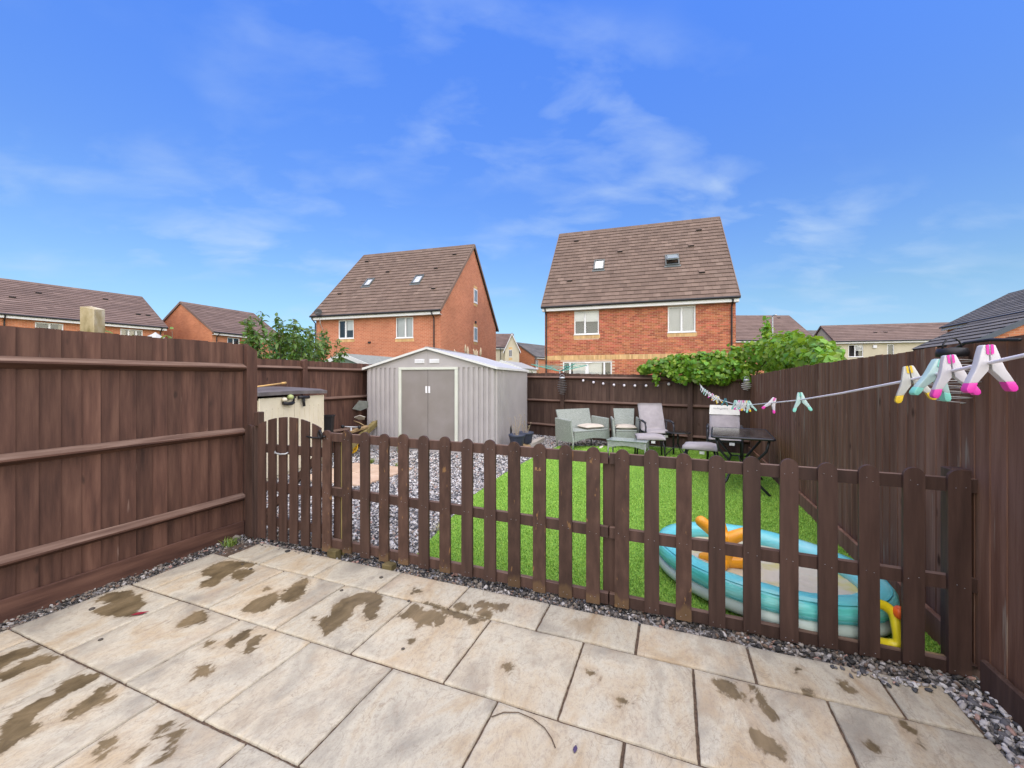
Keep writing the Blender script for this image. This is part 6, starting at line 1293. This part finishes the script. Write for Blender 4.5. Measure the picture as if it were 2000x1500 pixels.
def leaf_cloud(name, P, nrm, l, w, m, parent, seed, indiv=0, droop=.12):
    g = np.random.default_rng(seed); n = len(P); Fm = frames(P, nrm, g, n); s = g.uniform(.6,1.25,n); V0, F0 = leaf_proto(l, w, droop)
    order = np.argsort(np.hypot(P[:,0],P[:,1]) - .6*(nrm[:,1] < 0)); ind, rest = order[:indiv], order[indiv:]
    V = np.einsum('nij,vj->nvi', Fm[rest], V0)*s[rest][:,None,None]+P[rest][:,None,:]
    F = F0[None]+(np.arange(len(rest))*len(V0))[:,None,None]
    o = np_mesh(name, V.reshape(-1,3), F.reshape(-1,3), m, parent, True); o['kind'] = 'stuff'
    me = None
    for i in ind:
        if me is None:
            me = bpy.data.meshes.new('leaf'); me.from_pydata([tuple(v) for v in V0],[],[tuple(int(q) for q in f) for f in F0]); me.materials.append(m); me.polygons.foreach_set('use_smooth',[True]*len(F0))
        lo = bpy.data.objects.new('leaf', me); COL.objects.link(lo); lo.parent = parent
        R4 = Matrix(Fm[i].tolist()).to_4x4(); lo.matrix_local = Matrix.Translation(Vector(P[i].tolist())) @ R4 @ Matrix.Scale(float(s[i]),4)
    return o
def ell_points(E, seed, inner=.55):
    """points and outward normals in a list of (centre, radii, count)"""
    g = np.random.default_rng(seed); PP = []; NN = []
    for c, r, n in E:
        d = g.normal(size=(n,3)); d /= np.linalg.norm(d,axis=1)[:,None]; q = inner+(1-inner)*g.random(n)**.6; q *= 1+.16*np.sin(d[:,0]*7+c[0]*3)*np.cos(d[:,2]*6+c[1])
        PP.append(np.array(c)+d*np.array(r)*q[:,None]); nn = d/np.array(r); NN.append(nn/np.linalg.norm(nn,axis=1)[:,None]+np.array([0,-.15,.35]))
    P = np.concatenate(PP); Nn = np.concatenate(NN); return P, Nn/np.linalg.norm(Nn,axis=1)[:,None]
vine = thing('vine', 'bright green vine tumbling over the corner of the back fence and the plain fence', 'vine', (0,0,0))
EA = []
for X, Y, z, rx, ry, rz, n in ((3.02,9.16,1.70,.20,.16,.10,70),(3.22,9.02,1.76,.26,.20,.16,130),(3.42,8.86,1.74,.25,.24,.22,190),(3.68,8.66,1.77,.26,.24,.24,220),(3.93,8.48,1.78,.26,.24,.27,240),(4.18,8.30,1.74,.26,.22,.30,240),(3.6,8.58,1.56,.30,.09,.16,110),(3.95,8.32,1.52,.28,.09,.16,110),(4.22,8.14,1.53,.20,.09,.15,90),(3.14,8.92,1.50,.07,.05,.13,18),(4.45,8.2,1.66,.2,.2,.22,110),(4.62,7.98,1.56,.10,.08,.20,40)): EA.append(((X,Y,z),(rx,ry,rz),n))
EA = [(a_,b_,int(n_*1.7)) for a_,b_,n_ in EA]
for gx_, gy_, z, rx, ry, rz, n in ((1.62,5.65,1.66,.14,.2,.10,40),(1.70,6.05,1.72,.2,.3,.18,120),(1.74,6.6,1.80,.24,.4,.22,180),(1.78,7.2,1.83,.28,.45,.27,230),(1.80,7.9,1.86,.30,.5,.31,270),(1.80,8.6,1.93,.32,.5,.36,290),(1.78,9.3,1.98,.34,.5,.38,290),(1.55,9.8,1.93,.4,.4,.38,240),(1.2,9.75,1.86,.34,.3,.32,170),(1.72,9.4,2.42,.10,.12,.14,26),(1.72,9.45,2.58,.05,.05,.10,10),(1.75,7.5,2.13,.12,.2,.08,24)):
    X, Y = gw(gx_,gy_); EA.append(((X,Y,z),(rx,ry*.8,rz),int(n*1.7)))
P, Nn = ell_points(EA, 41)
leaf_cloud('foliage', P, Nn, .092, .084, M['leaf_vine'], vine, 42, indiv=280)
mb = MB()
for pts in ([(1.46,9.2,0),(1.5,9.3,.9),(1.55,9.4,1.6),(1.7,9.0,1.9),(1.75,8,1.85),(1.75,6.6,1.78)],[(1.5,9.3,1.5),(1.0,9.45,1.75),(.3,9.6,1.72),(-.2,9.75,1.70)],[(1.6,9.3,1.8),(1.7,9.4,2.2),(1.72,9.45,2.6)]): mb.tube([(*gw(a_,c_),z) for a_,c_,z in pts],[.022]+[.014]*(len(pts)-2)+[.006],6)
part('stem', mb, M['stem'], vine, True)
def shoots(name, label, cat, base, nst, hfun, rad, leafl, leafw, m, seed, per=52, group=None, low=.25):
    t = thing(name, label, cat, base, 0, group); g = np.random.default_rng(seed); r = random.Random(seed); mb = MB(); PP = []; NN = []
    for k in range(nst):
        a = r.uniform(0,2*PI); q = math.sqrt(r.random()); ex, ey = math.cos(a)*rad*q, math.sin(a)*rad*q; h = hfun(ex,ey)*r.uniform(.82,1.0); b_ = Vector((ex*.18,ey*.18,-.06)); top = Vector((ex,ey,h)); mid = b_.lerp(top,.55)+Vector((ex*.18,ey*.18,0))
        pts = [b_, b_.lerp(mid,.6), mid, mid.lerp(top,.55), top]; mb.tube(pts,[.016,.013,.009,.006,.003],5)
        for i in range(per):
            s = low+(1-low)*r.random()**.8; seg = s*4; j = min(int(seg),3); p = pts[j].lerp(pts[j+1],seg-j); d = Vector((r.gauss(0,1),r.gauss(0,1),r.uniform(-.3,.7))).normalized(); spread = .15*(1.15-s)+.035
            PP.append(p+d*spread*r.random()); NN.append((d*.5+Vector((0,-.2,.75))).normalized())
    part('trunk', mb, M['stem'], t, True); leaf_cloud('crown', np.array([tuple(p) for p in PP]), np.array([tuple(p) for p in NN]), leafl, leafw, m, t, seed+1, droop=.2); return t
X, Y = gw(-7.62,6.45)
def hf(x, y): return 2.86-.25*abs(x+.1)-.55*max(0,x-.35)-(.35 if x < -.85 else 0)
shoots('leafy_shrub', 'large dark green leafy shrub with upright shoots behind the far left fence', 'shrub', (X,Y,0), 62, hf, 1.20, .120, .050, M['leaf_laurel'], 77, per=92, low=.40)
X, Y = gw(-4.35,1.96); shoots('leaf_sprig', 'small yellow green leaf sprig peeping over the near left fence, beside the brick gable', 'plant', (X,Y,0), 3, lambda x,y: 1.98, .12, .10, .036, M['leaf_sprig'], 5, per=12, low=.88, group='leaf sprigs over the near fence')
X, Y = gw(-4.35,2.36); shoots('leaf_sprig', 'second yellow green leaf sprig over the near left fence, closer to the shrub', 'plant', (X,Y,0), 3, lambda x,y: 1.97, .13, .09, .034, M['leaf_sprig'], 8, per=10, low=.88, group='leaf sprigs over the near fence')
pg = thing('plume_grass', 'cream plumes of dry grass standing behind the metal shed roof', 'plant', (-1.42,12.9,0)); r = random.Random(3); mb = MB(); mq = MB()
for k in range(12):
    x = -.42+.075*k; h = 2.15+.42*r.random(); lean = r.uniform(-.12,.12); mq.tube([(x*.4,0,-.06),(x*.8,0,h*.6),(x+lean*.5,.0,h-.25)],.006,4)
    a_ = Vector((x+lean*.5,0,h-.30)); c_ = Vector((x+lean*1.3,-.02,h)); mb.tube([a_,a_.lerp(c_,.35),a_.lerp(c_,.7),c_],[.015,.04,.032,.006],7)
part('plume', mb, M['straw'], pg, True); part('stem', mq, M['straw'], pg)
X, Y = gw(-3.6,12.6); shoots('leafy_shrub', 'low scraggy bush showing above the back fence in front of the distant red house', 'shrub', (.55,13.4,0), 12, lambda x,y: 1.86-.2*abs(x), .45, .07, .03, M['leaf_laurel'], 12, per=30, low=.6)
